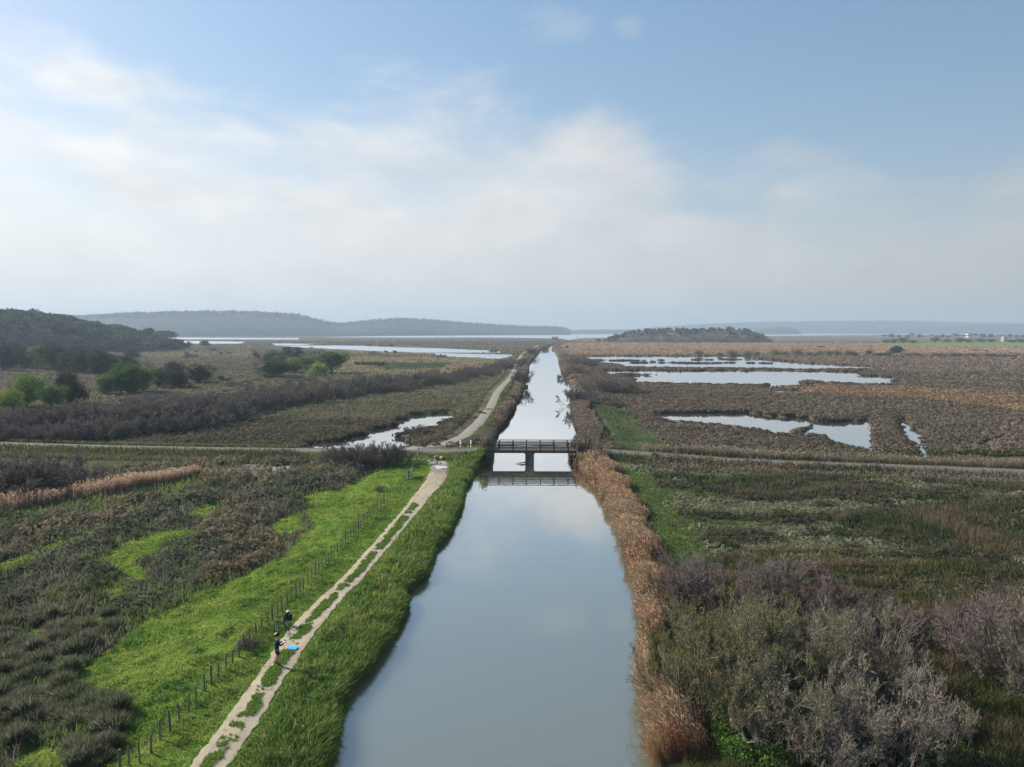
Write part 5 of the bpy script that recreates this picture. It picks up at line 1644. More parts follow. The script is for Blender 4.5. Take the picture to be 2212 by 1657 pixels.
def build_signs():
    wood = plain('post_wood', (.10, .085, .07), .9, .1); white = plain('white_paint', (.72, .71, .68), .6, .3, 0, .08)
    steel = plain('galvanised_steel', (.35, .35, .34), .5, .4, .6, .1); band = plain('faded_band', (.30, .17, .20), .7, .2, 0, .1)
    back = plain('sign_back', (.42, .42, .40), .6, .3, .3, .1)
    for dx, dy, lab in ((995, 968.5, 'white roadside marker with banded middle, farther from the bridge'), (1017.5, 968.5, 'white roadside marker with banded middle, next to the bridge')):
        x, y = map(float, P(dx, dy, 2.0)); r = tag(empty('roadside_marker', (x, y, hz(x, y))), lab, 'marker', 'white markers by the bridge')
        MB().tube([(0, 0, -.2), (0, 0, 1.02)], .125, 12).build('shaft', white, r, True)
        MB().ball((0, 0, 1.08), (.15, .15, .15)).build('knob', white, r, True)
        MB().tube([(0, 0, .50), (0, 0, .68)], .133, 12).build('band', band, r, True)
    x, y = map(float, P(877, 977, 1.8)); z = hz(x, y)
    r = tag(empty('road_sign', (x, y, z), math.radians(8)), 'grey backed finger sign on a thin pole at the road junction', 'sign')
    MB().tube([(0, 0, -.2), (0, 0, 2.75)], .045, 8).build('pole', steel, r)
    MB().box((0, .06, 2.55), (1.15, .04, .34)).build('sign_plate', back, r)
    for dx, dy, h, lab in ((964.5, 963.5, 1.25, 'dark wooden post in the mouth of the cycle path'), (918.5, 962.5, 1.2, 'greenish wooden post on the verge by the pond')):
        x, y = map(float, P(dx, dy, 1.9)); r = tag(empty('bollard', (x, y, hz(x, y))), lab, 'bollard')
        MB().tube([(0, 0, -.2), (0, 0, h)], .085, 10).build('shaft', wood, r); MB().tube([(0, 0, h), (0, 0, h + .06)], [.09, .05], 10).build('cap', wood, r)
    # stones tipped at the top of the track
    stone = plain('limestone', (.33, .30, .26), .95, .1, 0, .3, 3, .4)
    for i in range(22):
        dx = rng.uniform(928, 955); dy = rng.uniform(984, 996)
        x, y = map(float, P(dx, dy, 1.75)); s = rng.uniform(.12, .32)
        bm = bmesh.new(); bmesh.ops.create_icosphere(bm, subdivisions=2, radius=1)
        for v in bm.verts:
            k = .75 + .5 * float(vnoise(np.array([v.co.x * 1.6 + i * 3]), np.array([v.co.y * 1.6 + v.co.z * 1.3]), 401)[0]); v.co = v.co * k
        me = bpy.data.meshes.new('stone'); bm.to_mesh(me); bm.free()
        o = link('stone', me, stone); o.location = (x, y, hz(x, y) + s * .25); o.scale = (s * 1.2, s, s * .7); o.rotation_euler = (0, 0, rng.uniform(0, 6))
        tag(o, 'pale rough stone dumped where the track meets the road', 'stone', 'stones at the top of the track')


def build_buildings():
    wall = plain('pale_render', (.62, .59, .54), .9, .1, 0, .12); stone = plain('old_stone', (.33, .28, .22), .9, .1, 0, .25)
    tile = plain('clay_tiles', (.36, .20, .13), .9, .1, 0, .25); dark = plain('window_dark', (.03, .03, .035), .3, .5); boards = plain('hide_boards', (.09, .07, .055), .9, .1)
    def house(name, dx, dy, w, d, h, roofh, wm, rm, lab, rz=0.2, wins=2, chim=True, cat='house'):
        x, y = map(float, P(dx, dy, 1.0)); r = tag(empty(name, (x, y, .6), rz), lab, cat)
        MB().box((0, 0, h / 2), (w, d, h)).build('wall', wm, r)
        ov = .3
        rf = MB().add([(-w / 2 - ov, -d / 2 - ov, h), (w / 2 + ov, -d / 2 - ov, h), (w / 2 + ov, d / 2 + ov, h), (-w / 2 - ov, d / 2 + ov, h), (-w / 2 - ov, 0, h + roofh), (w / 2 + ov, 0, h + roofh)],
                      [(0, 1, 5, 4), (2, 3, 4, 5), (0, 4, 3), (1, 2, 5), (3, 2, 1, 0)]).build('roof', rm, r)
        if chim:
            MB().box((w * .3, 0, h + roofh), (.7, .7, 1.2)).build('chimney', wm, rf)
        for i in range(wins):
            MB().box((-w / 2 + w * (i + .5) / wins, -d / 2 - .004, h * .55), (1.0, .06, 1.2)).build('window', dark, r)
        MB().box((0, -d / 2 - .004, 1.0), (1.0, .07, 2.0)).build('door', boards, r)
    house('farmhouse', 2092, 728.5, 17, 12, 11, 3, wall, tile, 'tall pale farmhouse among the skyline pines', .25, 4)
    house('farmhouse', 2146, 728, 20, 9, 5, 2, wall, tile, 'low white farmhouse along the skyline from the tall one', -.1, 3)
    house('farmhouse', 1993, 727.5, 22, 9, 5, 2, stone, tile, 'dull low farm building between the skyline pines', .1, 3)
    house('stone_tower', 2167, 737.5, 6.5, 6.5, 9.5, 1.2, stone, stone, 'small ruined stone tower in front of the far tree belt', .3, 1, False, 'tower')
    house('lakeside_hut', 1198, 733, 13, 8, 3.4, 3.4, boards, tile, 'dark roofed hut where the canal meets the lagoon', .1, 2, False, 'hut')
    x, y = map(float, P(1224.5, 752.5, 1.2)); r = tag(empty('bird_hide', (x, y, .9), .1), 'small dark wooden bird hide on the east bank', 'hide')
    MB().box((0, 0, 1.9), (3.2, 2.4, 2.4)).build('cabin', boards, r); MB().box((0, 0, 3.2), (3.7, 2.9, .16)).build('roof', boards, r)
    MB().box((0, -1.215, 2.2), (2.4, .05, .3)).build('viewing_slot', dark, r)
    for sx in (-1.4, 1.4):
        for sy in (-1, 1):
            MB().box((sx, sy, .2), (.18, .18, 1.2)).build('leg', boards, r)
    for dx, lab in ((1205.8, 'thin mast standing in the lagoon beside the hut'), (1247, 'thin mast by the mouth of the canal')):
        x, y = map(float, P(dx, 730, .3)); r = tag(empty('channel_mast', (x, y, 0)), lab, 'mast')
        MB().tube([(0, 0, -1), (0, 0, 9)], .35, 6).build('pole', boards, r); MB().box((0, 0, 7.6), (1.6, .3, .5)).build('crosspiece', boards, r)


def skin_body(name, chains, mat, parent, root_i=0, sub=2):
    """one continuous skinned surface over joints; chains: [[(x,y,z,r), ...], ...] sharing joints by position"""
    bm = bmesh.new(); lay = bm.verts.layers.skin.verify(); seen = {}
    def vert(p):
        k = tuple(round(c, 3) for c in p[:3])
        if k not in seen:
            v = bm.verts.new(p[:3]); v[lay].radius = (p[3], p[4] if len(p) > 4 else p[3]); v[lay].use_root = False; seen[k] = v
        return seen[k]
    first = None
    for ch in chains:
        vs = [vert(p) for p in ch]
        first = first or vs[0]
        for a, b in zip(vs[:-1], vs[1:]):
            if a is not b and bm.edges.get((a, b)) is None: bm.edges.new((a, b))
    first[lay].use_root = True
    me = bpy.data.meshes.new(name); bm.to_mesh(me); bm.free()
    o = link(name, me, mat, parent)
    s = o.modifiers.new('skin', 'SKIN'); s.use_smooth_shade = True; s.branch_smoothing = .6
    if sub: o.modifiers.new('smooth', 'SUBSURF').levels = sub; o.modifiers[-1].render_levels = sub
    # keep the evaluated surface as the mesh itself
    dg = bpy.context.evaluated_depsgraph_get(); ev = o.evaluated_get(dg)
    me2 = bpy.data.meshes.new_from_object(ev); o.modifiers.clear(); o.data = me2
    if not me2.materials: me2.materials.append(mat)
    return o


def build_person():
    skin = plain('tanned_skin', (.34, .19, .125), .6, .3, 0, .06); navy = plain('navy_jersey', (.012, .017, .038), .85, .15, 0, .15, 8)
    blk = plain('black_lycra', (.011, .011, .014), .75, .2, 0, .1); shoe = plain('dark_shoes', (.03, .028, .03), .6, .3); white = plain('white_shell', (.75, .75, .74), .4, .4, 0, .05)
    hairm = plain('dark_hair', (.03, .022, .016), .8, .2)
    x, y = map(float, P(599, 1434.5, 1.25)); z = hz(x, y) + .045
    rt = tag(empty('person', (x, y, z), math.radians(-52)), 'person in navy jersey, black shorts and helmet standing on the track holding a controller', 'person')
    LEG = lambda s: [(0, 0, .96, .112, .092), (s * .09, 0, .90, .074), (s * .105, .015, .70, .070), (s * .11, .025, .50, .055), (s * .11, -.01, .34, .056), (s * .11, -.03, .10, .036), (s * .115, .03, .045, .034), (s * .12, .14, .03, .028)]
    def ARM(s):
        return [(0, .0, 1.42, .12, .10), (s * .17, -.005, 1.43, .066), (s * .235, .03, 1.30, .050), (s * .265, .07, 1.17, .042), (s * .20, .21, 1.16, .037), (s * .115, .33, 1.19, .028), (s * .095, .37, 1.20, .034)]
    def FING(s):
        out = []
        for i, (dz, L) in enumerate(((.03, .045), (.012, .052), (-.006, .048), (-.022, .038))):
            out.append([(s * .095, .37, 1.20, .034), (s * .085, .40, 1.20 + dz, .0095), (s * .066, .425 + i * .002, 1.20 + dz, .0085), (s * (.066 - L * .55), .427, 1.195 + dz, .0075)])
        out.append([(s * .095, .37, 1.20, .034), (s * .075, .36, 1.232, .010), (s * .05, .375, 1.24, .009)])
        return out
    spine = [(0, 0, .96, .112, .092), (0, -.012, 1.10, .125, .10), (0, -.005, 1.27, .145, .11), (0, .0, 1.42, .12, .10), (0, .012, 1.50, .056), (0, .022, 1.555, .055), (0, .045, 1.625, .078, .088), (0, .048, 1.70, .085, .095), (0, .04, 1.765, .06, .07)]
    nose = [(0, .045, 1.625, .078, .088), (0, .128, 1.645, .014), (0, .142, 1.635, .011)]
    skin_body('body', [spine, LEG(1), LEG(-1), ARM(1), ARM(-1)] + FING(1) + FING(-1) + [nose], skin, rt)
    for s in (-1, 1):
        MB().ball((s * .032, .127, 1.675), (.012, .008, .009), 8, 6).build('eye', white, rt, True)
        MB().ball((s * .088, .03, 1.655), (.012, .022, .033), 8, 6).build('ear', skin, rt, True)
    MB().box((0, .126, 1.592), (.045, .012, .008)).build('mouth', plain('lips', (.25, .10, .08), .5, .3), rt)
    g = lambda ch, d: [tuple(list(p[:3]) + [r + d for r in p[3:]]) for p in ch]
    jer = [[(0, 0, .90, .150, .125)] + g(spine[:4], .026), g(ARM(1)[:6], .016), g(ARM(-1)[:6], .016)]
    jer.append([tuple(list(spine[3][:3]) + [.142, .122]), (0, .008, 1.475, .07)])
    skin_body('jersey', jer, navy, rt)
    skin_body('shorts', [[(0, 0, 1.0, .150, .125), (0, 0, .95, .158, .135)] + g(LEG(1)[1:3], .038) + [(.108, .02, .58, .088)], [(0, 0, .95, .158, .135)] + g(LEG(-1)[1:3], .038) + [(-.108, .02, .58, .088)]], blk, rt)
    for s in (-1, 1):
        skin_body('shoe', [[(s * .11, -.06, .04, .045), (s * .112, .0, .05, .050), (s * .118, .09, .04, .045, .036), (s * .122, .17, .03, .034, .026)]], shoe, rt, sub=1)
        MB().tube([(s * .11, -.03, .07), (s * .11, -.03, .19)], [.046, .045], 10).build('sock', shoe, rt, True)
    MB().ball((0, .02, 1.69), (.098, .11, .10), 14, 6, -.3).build('hair', hairm, rt, True)
    hm = MB().ball((0, .035, 1.715), (.118, .145, .115), 16, 7, -.05).build('helmet', blk, rt, True)
    MB().ball((-.035, .0, 1.728), (.085, .110, .108), 12, 6, .25).build('helmet_shell', white, hm, True)
    # the controller in the hands
    c = tag(empty('remote_controller', (x, y, z), math.radians(-52)), 'pale grey remote controller held by the person on the track', 'controller')
    MB().box((0, .425, 1.215), (.165, .10, .05), 0, (.5, 'X')).build('case', white, c)
    MB().box((0, .45, 1.285), (.16, .012, .085), 0, (-.35, 'X')).build('screen', plain('screen_glass', (.02, .02, .025), .15, .6), c)
    for s in (-1, 1):
        MB().tube([(s * .05, .40, 1.235), (s * .05, .395, 1.262)], [.006, .010], 8).build('stick', blk, c)
        MB().tube([(s * .06, .47, 1.23), (s * .065, .53, 1.31)], .008, 6).build('antenna', white, c)


def build_bike():
    fr = plain('frame_paint', (.09, .105, .09), .35, .5, .2, .05); blk = plain('black_rubber', (.014, .014, .015), .8, .2); metal = plain('alloy', (.35, .35, .36), .35, .5, .9, .05)
    bag = plain('black_canvas', (.016, .017, .024), .9, .1, 0, .2, 9); white = plain('white_cloth', (.74, .75, .75), .8, .2, 0, .06)
    f = np.array(P(602, 1366, 1.15)); b = np.array(P(622, 1354.5, 1.15)); f = b + (f - b) / np.linalg.norm(f - b) * 1.06
    rz = math.atan2(f[1] - b[1], f[0] - b[0]); z = max(hz(*f), hz(*b)) + .02
    r = tag(empty('bicycle', (b[0], b[1], z), rz), 'dark touring bicycle with black pannier bags parked at the fence side of the track', 'bicycle')
    r.rotation_euler = (math.radians(7), 0, rz)
    def wheel(x, steer):
        w = MB().ring((0, 0, 0), (0, 1, 0), .315, .010, 32, 6).build('wheel', metal, r); w.location = (x, 0, .345); w.rotation_euler = (0, 0, steer)
        MB().ring((0, 0, 0), (0, 1, 0), .338, .022, 32, 8).build('tyre', blk, w)
        s = MB()
        for i in range(20):
            t = 6.28319 * i / 20; s.tube([(0, .02 * (-1) ** i, 0), (math.cos(t) * .31, 0, math.sin(t) * .31)], .0022, 3, False)
        s.build('spokes', metal, w); MB().tube([(0, -.05, 0), (0, .05, 0)], .025, 8).build('hub', metal, w)
    wheel(0, 0); wheel(1.06, .35)
    m = MB(); bb = (.44, 0, .29); st = (.27, 0, .80); ht = (.86, 0, .82); hb = (.90, 0, .66)
    for a_, b_, rr in ((bb, st, .018), (st, ht, .018), (bb, hb, .022), (ht, hb, .022), (bb, (0, .05, .345), .012), (bb, (0, -.05, .345), .012), (st, (0, .05, .345), .010), (st, (0, -.05, .345), .010)):
        m.tube([a_, b_], rr * 1.35, 8)
    m.build('frame', fr, r)
    m = MB()
    for s in (-1, 1): m.tube([(.895, s * .05, .64), (.99, s * .055, .45), (1.06, s * .055, .345)], .013, 8)
    m.tube([(.86, 0, .82), (.85, 0, .93)], .016, 8); m.build('fork', fr, r)
    hb_ = MB().tube([(.80, -.33, .98), (.84, -.18, .955), (.87, 0, .95), (.84, .18, .955), (.80, .33, .98)], .014, 8).build('handlebar', blk, r)
    for s in (-1, 1): MB().tube([(.82, s * .25, .97), (.74, s * .36, .985)], .019, 8).build('grip', blk, hb_)
    MB().tube([(.27, 0, .80), (.25, 0, .92)], .014, 8).build('seat_post', metal, r)
    sd = MB().ball((.22, 0, .955), (.14, .07, .035), 12, 6).build('saddle', blk, r, True)
    MB().ring((.44, -.06, .29), (0, 1, 0), .085, .008, 20, 5).build('chainring', metal, r)
    for s in (-1, 1):
        c = MB().tube([(.44, s * .07, .29), (.44 + s * .12, s * .085, .29 - s * .12)], .011, 6).build('crank', metal, r)
        MB().box((.44 + s * .12, s * .13, .29 - s * .12), (.09, .08, .022)).build('pedal', blk, c)
    rk = MB()
    for s in (-1, 1):
        rk.tube([(.2, s * .06, .74), (-.28, s * .06, .74)], .007, 6); rk.tube([(-.05, s * .06, .74), (0, s * .07, .36)], .007, 6)
    rk.build('rack', blk, r)
    for s in (-1, 1):
        p = MB().box((-.08, s * .17, .52), (.32, .14, .32)).box((-.08, s * .17, .69), (.30, .13, .05)).build('pannier', bag, r)
        bv = p.modifiers.new('round', 'BEVEL'); bv.width = .035; bv.segments = 3
    p = MB().box((-.10, 0, .79), (.26, .24, .12)).build('rack_bag', bag, r); bv = p.modifiers.new('round', 'BEVEL'); bv.width = .05; bv.segments = 3
    h = tag(empty('white_helmet', (0, 0, 0)), 'small white helmet resting on the bags of the parked bicycle', 'helmet')
    M = Matrix.Translation((b[0], b[1], z)) @ Matrix.Rotation(rz, 4, 'Z') @ Matrix.Rotation(math.radians(7), 4, 'X') @ Matrix.Translation((-.22, -.06, .855))
    h.matrix_world = M
    MB().ball((0, 0, 0), (.12, .10, .085), 14, 6, -.02).build('shell', white, h, True); MB().ring((0, 0, -.005), (0, 0, 1), .105, .010, 20, 6).build('rim', blk, h)
    # landing mat on the track
    blue = plain('blue_mat', (.030, .33, .78), .7, .3, 0, .06, 4)
    q = PL([(620.5, 1396), (640.0, 1395), (643.5, 1398.2), (638.5, 1403), (621, 1402.2)], 1.27)
    zz = max(hz(a_, b_) for a_, b_ in q) + .055
    c = q.mean(0); n = len(q); ring = []
    for lift, sc in ((0.0, 1.0), (.03, 1.0)):
        ring += [(*(c + (p_ - c) * sc - c), lift + .02 * (i % 2)) for i, p_ in enumerate(q)]
    F = [tuple(range(n - 1, -1, -1)), tuple(range(n, 2 * n))] + [(i, (i + 1) % n, n + (i + 1) % n, n + i) for i in range(n)]
    o = MB().add(ring, F).build('landing_mat', blue); o.location = (c[0], c[1], zz)
    tag(o, 'bright blue mat lying across the middle of the dirt track', 'mat')
    # bush beside the fence posts
    for dx, dy, h_, lab in ((543, 1398, .75, 'small brown bush at the foot of the fence near the person'), (824, 1062, .8, 'brown bush in the green field by the fence near the road')):
        x, y = map(float, P(dx, dy, 1.15))
        plant('tam0', x, y, h_, 1.0, lab, 'bush')
    # white birds on the flats
    legm = plain('bird_leg', (.05, .04, .03), .8, .1)
    for dx, dy, s in ((1750, 853.5, 1.6), (1919, 793.5, 1.5), (2200, 774, 1.8), (1753, 850.5, 1.4)):
        x, y = map(float, P(dx, dy, .7)); r = tag(empty('white_bird', (x, y, hz(x, y) + .25), rng.uniform(0, 6)), 'tiny white bird standing on the marsh', 'bird', 'white birds on the marsh'); r.scale = (s, s, s)
        skin_body('body', [[(-.28, 0, .50, .03), (-.12, 0, .55, .10), (.08, 0, .60, .11), (.20, 0, .70, .05), (.16, 0, .85, .032), (.24, 0, .95, .04), (.40, 0, .93, .012)]], white, r, sub=1)
        for sy in (-1, 1): MB().tube([(0, sy * .05, .5), (0, sy * .05, -.3)], .014, 5).build('leg', legm, r)
# ------------------------------------------------------------------ hills
M_HILL = plain('wooded_slope', (.050, .062, .042), .95, .05, 0, .45, .03, 0)
M_HILLOCK = plain('scrubby_slope', (.095, .095, .062), .95, .05, 0, .4, .06, 0)


def ridge(name, pts, dist, depth, mat, base_y, bump, nu=260, nv=26, kind='structure', seed=0, prof=.8, lab=None):
    """a ridge of real depth: its skyline follows the surveyed points at a given distance"""
    p = np.array(pts, float)
    dx = np.linspace(p[0, 0], p[-1, 0], nu); dyv = np.interp(dx, p[:, 0], p[:, 1])
    d = np.interp(dx, *np.array(dist).T) if np.ndim(dist) else np.full(nu, dist)
    u = (dx * S - 512) / FPX; v = (383.5 - dyv * S) / FPX
    yy = CP + v * SP; zz = -SP + v * CP
    t = d / yy
    X = u * t; Y = d; Z = np.maximum(CAM_H + zz * t, .6)
    k = np.linspace(0, 1, nv)
    shape = np.sin(np.pi * np.clip(k, 0, 1)) ** prof
    x = X[:, None] * (1 + (k - .5)[None] * depth / d[:, None]); y = Y[:, None] + (k - .5)[None, :] * depth
    fm = fbm(x / (bump * 22), y / (bump * 22), 301 + seed, 4)
    z = Z[:, None] * shape[None] * (1 + (fm - .5) * .30 * (1 - shape[None])) + (fbm(x / bump / 2.2, y / bump / 2.2, 303 + seed, 3) - .5) * bump * np.clip(Z[:, None] / 25, .1, 1.2) * shape[None]
    z = np.where(shape[None] < .03, -1.5, z)
    V = np.stack([x, y, z], -1).reshape(-1, 3)
    o = link(name, mesh_np(name, V, grid_faces(nu, nv)[:, ::-1], None, True), mat)
    tag(o, lab, kind=kind)
    return x, y, z


def woods(name, x, y, z, n, size, cols, lab, leafn=60, zmin=2.0):
    """the closed wood on a slope: crowns of leaf clumps"""
    i = rng.integers(0, x.size, n * 3)
    fx, fy, fz = x.ravel()[i], y.ravel()[i], z.ravel()[i]
    ok = fz > zmin; fx, fy, fz = fx[ok][:n], fy[ok][:n], fz[ok][:n]
    k = len(fx)
    fx = fx + rng.normal(0, size, k); fy = fy + rng.normal(0, size, k)
    R = size * rng.uniform(.45, 1.4, k)
    m = leafn
    u = norm(rng.normal(size=(k * m, 3))); u[:, 2] = np.abs(u[:, 2]) * 1.0 - .25
    rr = np.repeat(R, m)[:, None] * (.65 + .45 * rng.random((k * m, 1)))
    c = np.stack([np.repeat(fx, m), np.repeat(fy, m), np.repeat(fz + R * .35, m)], 1) + u * rr * np.array([1, 1, .85])
    a, b = np.array(cols[0]), np.array(cols[1])
    col = np.repeat(a + (b - a) * rng.random((k, 1)), m, 0) * jit((1, 1, 1), k * m, .25, .06)
    V, F, C = quads_leaf(c, np.repeat(R, m) * rng.uniform(.16, .36, k * m), col, .4)
    return tag(link(name, mesh_np(name, V, F, C), M_LEAF), kind='stuff')


def build_hills():
    # far blue ridges beyond the lagoon
    ridge('hills', [(1200, 719), (1230, 714), (1260, 712.5), (1310, 712), (1420, 711.5), (1500, 712), (1560, 714), (1600, 719)], 5200, 800, M_HILL, 719, 14, seed=1, lab='low hazy ridge on the skyline where the canal ends')
    ridge('hills', [(1330, 718), (1420, 706), (1530, 699), (1680, 694.5), (1850, 692.5), (1990, 693), (2090, 696.5), (2211, 698.5), (2500, 702), (2800, 716)], 7000, 1200, M_HILL, 719, 16, seed=2, lab='faintest long ridge along the far skyline')
    ridge('hills', [(1590, 720), (1640, 710), (1690, 706), (1715, 709), (1730, 719.5)], 4700, 500, M_HILL, 720, 12, 90, seed=3, lab='small hazy headland rising past the scrubby hillock')
    ridge('hills', [(1800, 718), (1950, 708), (2100, 703), (2300, 702), (2600, 706), (2800, 718)], 5900, 800, M_HILL, 719, 14, seed=4, lab='pale hazy ridge behind the farms')
    # the long wooded ridge across the lagoon
    x, y, z = ridge('hills', [(-500, 705), (-300, 692), (-100, 690), (100, 688), (200, 684), (290, 678.5), (400, 675.5), (540, 675), (640, 682), (690, 692), (715, 699), (735, 701), (770, 697), (860, 690), (930, 693), (1000, 699), (1080, 704), (1140, 707), (1200, 707), (1222, 712), (1234, 721)],
                    [(-500, 2900), (300, 2950), (700, 3250), (1000, 3700), (1234, 4300)], 700, M_HILL, 727, 9, 420, 30, seed=5, lab='long blue wooded ridge across the lagoon')
    woods('ridge_forest', x[:, 8:22], y[:, 8:22], z[:, 8:22], 5200, 8, ([.040, .055, .036], [.062, .078, .050]), None, 14, 6)
    # the nearer wooded hill
    x, y, z = ridge('hills', [(-700, 660), (-500, 664), (-250, 668), (-80, 680), (0, 685), (60, 684), (95, 692), (130, 695), (180, 704), (215, 712), (250, 714), (300, 729), (335, 736), (358, 748), (372, 755)],
                    [(-700, 640), (0, 740), (250, 800), (400, 830)], 240, M_HILL, 757, 2.5, 220, 30, seed=6, lab='nearer dark wooded hill sloping down to the lagoon', prof=.7)
    woods('hill_wood', x[:, 1:26], y[:, 1:26], z[:, 1:26], 1500, 6.2, ([.030, .042, .028], [.075, .088, .056]), None, 90, .15)
    # scrubby hillock standing on the plain east of the canal
    x, y, z = ridge('hills', [(1305, 736), (1330, 728), (1360, 720), (1400, 716), (1460, 714.5), (1520, 714), (1580, 713), (1612, 715), (1640, 724), (1662, 737)],
                    1340, 190, M_HILLOCK, 738, 3, 160, 30, seed=7, lab='low scrubby hillock standing alone on the plain', prof=.6)
    woods('hillock_scrub', x, y, z, 1500, 2.2, ([.060, .066, .044], [.10, .10, .068]), None, 26, .3)
    n = 0
    for i in range(900):
        if n >= 150: break
        a, b = int(rng.integers(3, 157)), int(rng.integers(2, 24))
        px = x[a, b]; py = y[a, b]; pz = z[a, b]
        if pz < .8 or (fbm(px * .03, py * .03, 311, 2) < .44 and b < 9): continue
        hh = rng.uniform(4, 8.5)
        plant(['oak0', 'oak1', 'oak2', 'umbrella'][int(rng.integers(0, 4))], float(px), float(py), hh, rng.uniform(.9, 1.35), 'dark evergreen tree on the low scrubby hillock', 'tree', 'trees on the scrubby hillock', z=float(pz) - .5)
        n += 1
    for dx, t, w in [(1292, 729.5, 16), (1308, 730, 14)]:
        px, py, h, wd = from_photo(dx, 737, t, w)
        plant('oak0', px, py, h, wd / h, 'dark tree at the foot of the hillock by the lagoon', 'tree', 'pair of trees at the hillock foot')
# ------------------------------------------------------------------ sky, sun, air, camera
SUN_EL, SUN_AZ = math.radians(30), math.radians(-62)     # azimuth from +Y towards +X


def build_world():
    w = bpy.data.worlds.new('World'); SC.world = w; w.use_nodes = True
    nt = w.node_tree; nt.nodes.clear(); L = nt.links
    out = node(nt, 'ShaderNodeOutputWorld'); bg = node(nt, 'ShaderNodeBackground')
    SKY = .15
    bg.inputs['Strength'].default_value = SKY
    sky = node(nt, 'ShaderNodeTexSky', sky_type='NISHITA'); sky.sun_disc = False
    sky.sun_elevation = SUN_EL; sky.sun_rotation = SUN_AZ
    sky.air_density = 1.0; sky.dust_density = .55; sky.ozone_density = 1.6
    tc = node(nt, 'ShaderNodeTexCoord')
    nv = node(nt, 'ShaderNodeVectorMath', operation='NORMALIZE'); L.new(tc.outputs['Generated'], nv.inputs[0])
    sx = node(nt, 'ShaderNodeSeparateXYZ'); L.new(nv.outputs[0], sx.inputs[0])

    def mth(op, a, b=None, c=None, clamp=False):
        n = node(nt, 'ShaderNodeMath', operation=op); n.use_clamp = clamp
        for i, v in enumerate((a, b, c)):
            if v is None: continue
            if isinstance(v, (int, float)): n.inputs[i].default_value = v
            else: L.new(v, n.inputs[i])
        return n.outputs[0]

    def ramp(v, a, b, lo=0., hi=1.):
        r = node(nt, 'ShaderNodeMapRange'); r.interpolation_type = 'SMOOTHSTEP'
        r.inputs['From Min'].default_value = a; r.inputs['From Max'].default_value = b
        r.inputs['To Min'].default_value = lo; r.inputs['To Max'].default_value = hi
        L.new(v, r.inputs['Value']); return r.outputs['Result']

    def lin(v, a, b, lo, hi):
        r = node(nt, 'ShaderNodeMapRange')
        r.inputs['From Min'].default_value = a; r.inputs['From Max'].default_value = b
        r.inputs['To Min'].default_value = lo; r.inputs['To Max'].default_value = hi
        L.new(v, r.inputs['Value']); return r.outputs['Result']
    el = mth('MULTIPLY', mth('ARCSINE', sx.outputs[2]), 57.2958)
    az = mth('MULTIPLY', mth('ARCTAN2', sx.outputs[0], sx.outputs[1]), 57.2958)
    cb = node(nt, 'ShaderNodeCombineXYZ'); L.new(mth('MULTIPLY', az, .055), cb.inputs[0]); L.new(mth('MULTIPLY', el, .13), cb.inputs[1])

    def noise(sc, det, off, rough=.55, dist=0.):
        a = node(nt, 'ShaderNodeVectorMath', operation='ADD'); a.inputs[1].default_value = off; L.new(cb.outputs[0], a.inputs[0])
        n = node(nt, 'ShaderNodeTexNoise'); n.inputs['Scale'].default_value = sc; n.inputs['Detail'].default_value = det
        n.inputs['Roughness'].default_value = rough; n.inputs['Distortion'].default_value = dist
        L.new(a.outputs[0], n.inputs['Vector']); return n.outputs['Fac']
    n1 = noise(1.5, 7, (40.0, 11.0, 4), .55, .25); n2 = noise(1.1, 6, (11.3, 2.2, 4)); n3 = noise(3.2, 6, (5.0, 9.2, 1.5), .6)
    # the bank of cloud stands highest to the west and thins towards the east
    top = ramp(az, 5, 17, 16.2, 10.2)
    c = ramp(mth('ADD', mth('SUBTRACT', top, el), mth('MULTIPLY', mth('SUBTRACT', n1, .5), 17)), -2.2, 4.5)
    holes = ramp(n2, .36, .54, .50, 1.0)
    thick = mth('MULTIPLY', c, holes)
    thick = mth('MULTIPLY', thick, lin(az, -36, 36, .95, .72))
    # two small puffs high over the canal
    def puff(a0, e0, ra, re, k=.30):
        da = mth('DIVIDE', mth('SUBTRACT', az, a0), ra); de = mth('DIVIDE', mth('SUBTRACT', el, e0), re)
        q = mth('ADD', mth('MULTIPLY', da, da), mth('MULTIPLY', de, de))
        return mth('MULTIPLY', ramp(mth('ADD', q, mth('MULTIPLY', mth('SUBTRACT', n3, .5), 4.2)), 1.0, -1.2), k)
    thick = mth('MAXIMUM', thick, mth('MAXIMUM', puff(2.6, 21.8, 4.2, 1.5), mth('MAXIMUM', puff(8.9, 21.6, 1.6, 1.0), mth('MAXIMUM', puff(19., 11.3, 8.5, 2.2, .6), mth('MAXIMUM', puff(-31., 14.8, 6.5, 2.0, .75), puff(-11., 15.6, 6.0, 1.7, .65))))))
    shade = lin(n3, .3, .7, .86, 1.07)
    br = mth('MULTIPLY', shade, lin(az, -36, 36, 1.06, .64))

    def colr(r, g, b, s):
        n = node(nt, 'ShaderNodeVectorMath', operation='SCALE'); n.inputs[0].default_value = (r / SKY, g / SKY, b / SKY)
        L.new(s, n.inputs['Scale']); return n.outputs[0]

    def mix(a, b, f):
        m = node(nt, 'ShaderNodeMix', data_type='RGBA'); L.new(f, m.inputs['Factor']); L.new(a, m.inputs[6]); L.new(b, m.inputs[7]); return m.outputs[2]
    # gamma and azimuth scaling compress the sky's glare on the sun's side
    gm = node(nt, 'ShaderNodeGamma'); gm.inputs['Gamma'].default_value = .55; L.new(sky.outputs[0], gm.inputs['Color'])
    hs = node(nt, 'ShaderNodeHueSaturation'); hs.inputs['Saturation'].default_value = 1.55; L.new(lin(az, -36, 36, 1.13, .91), hs.inputs['Value']); L.new(gm.outputs[0], hs.inputs['Color'])
    s1 = mix(hs.outputs[0], colr(.53, .522, .507, br), thick)
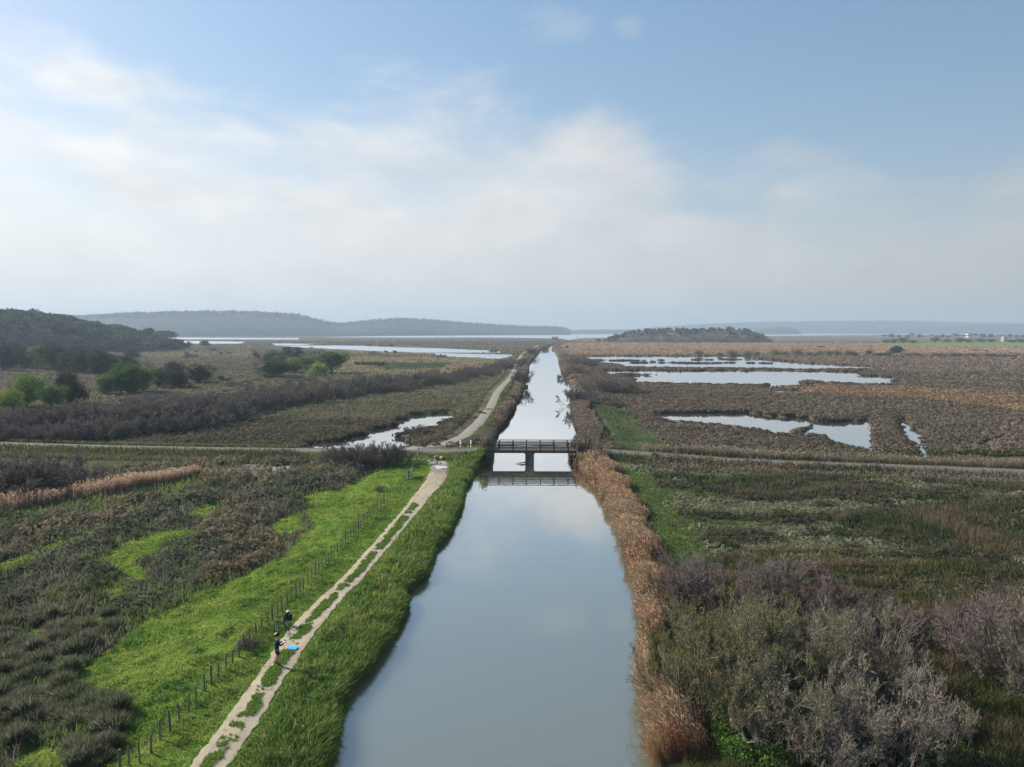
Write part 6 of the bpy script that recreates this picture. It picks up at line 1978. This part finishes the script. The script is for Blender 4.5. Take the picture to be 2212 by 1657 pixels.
    hz = mth('POWER', 2.71828, mth('DIVIDE', mth('MULTIPLY', mth('MAXIMUM', el, 0.), -1), 8.0))
    hz = mth('MULTIPLY', hz, .9)
    s2 = mix(s1, colr(.342, .348, .350, lin(az, -36, 36, 1.16, .60)), hz)
    L.new(s2, bg.inputs[0]); L.new(bg.outputs[0], out.inputs[0])


def build_light_camera():
    ld = bpy.data.lights.new('sun', 'SUN'); ld.energy = 4.6; ld.angle = math.radians(.6); ld.color = (1, .93, .82)
    o = bpy.data.objects.new('sun', ld); COL.objects.link(o)
    d = Vector((math.sin(SUN_AZ) * math.cos(SUN_EL), math.cos(SUN_AZ) * math.cos(SUN_EL), math.sin(SUN_EL)))
    o.rotation_euler = (-d).to_track_quat('-Z', 'Y').to_euler()
    cd = bpy.data.cameras.new('camera'); cam = bpy.data.objects.new('camera', cd); COL.objects.link(cam)
    cd.sensor_fit = 'HORIZONTAL'; cd.sensor_width = 36; cd.lens = 36 * FPX / 1024
    cd.clip_start = .5; cd.clip_end = 30000
    cam.location = (0, 0, CAM_H); cam.rotation_euler = (math.radians(90) - PITCH, 0, 0)
    SC.camera = cam


def build_haze():
    bm = bmesh.new(); bmesh.ops.create_cube(bm, size=1)
    for v in bm.verts:
        v.co = ((v.co.x) * 26000, -300 + (v.co.y + .5) * 9300, -2.6 + (v.co.z + .5) * 190)
    me = bpy.data.meshes.new('haze'); bm.to_mesh(me); bm.free()
    m, nt, N, L = new_mat('air')
    out = node(nt, 'ShaderNodeOutputMaterial'); v = node(nt, 'ShaderNodeVolumePrincipled')
    v.inputs['Density'].default_value = HAZE
    v.inputs['Color'].default_value = (.515, .645, .79, 1)
    v.inputs['Anisotropy'].default_value = .12
    for k in ('Density Attribute', 'Color Attribute', 'Temperature Attribute'):
        if k in v.inputs: v.inputs[k].default_value = ''
    L.new(v.outputs[0], out.inputs['Volume'])
    m.cycles.homogeneous_volume = True
    tag(link('haze', me, m), kind='stuff')


HAZE = .00020


def setup_render():
    SC.view_settings.view_transform = 'Standard'; SC.view_settings.look = 'None'
    SC.view_settings.exposure = 1.0; SC.view_settings.gamma = 1
    c = SC.cycles
    c.max_bounces = 5; c.diffuse_bounces = 2; c.glossy_bounces = 3; c.transmission_bounces = 3; c.volume_bounces = 0; c.transparent_max_bounces = 6
    c.use_denoising = True
    c.caustics_reflective = False; c.caustics_refractive = False
    c.sample_clamp_indirect = 6
build_ground(); build_water(); build_roads()
build_grass(); build_strip_grass(); build_field_scrub(); build_meadow(); build_marsh(); build_reeds(); build_vines()
build_kinds(); build_trees(); build_front_shrubs(); build_hills()
build_bridge(); build_fences(); build_signs(); build_buildings(); build_person(); build_bike()
build_world(); build_light_camera(); build_haze(); setup_render()
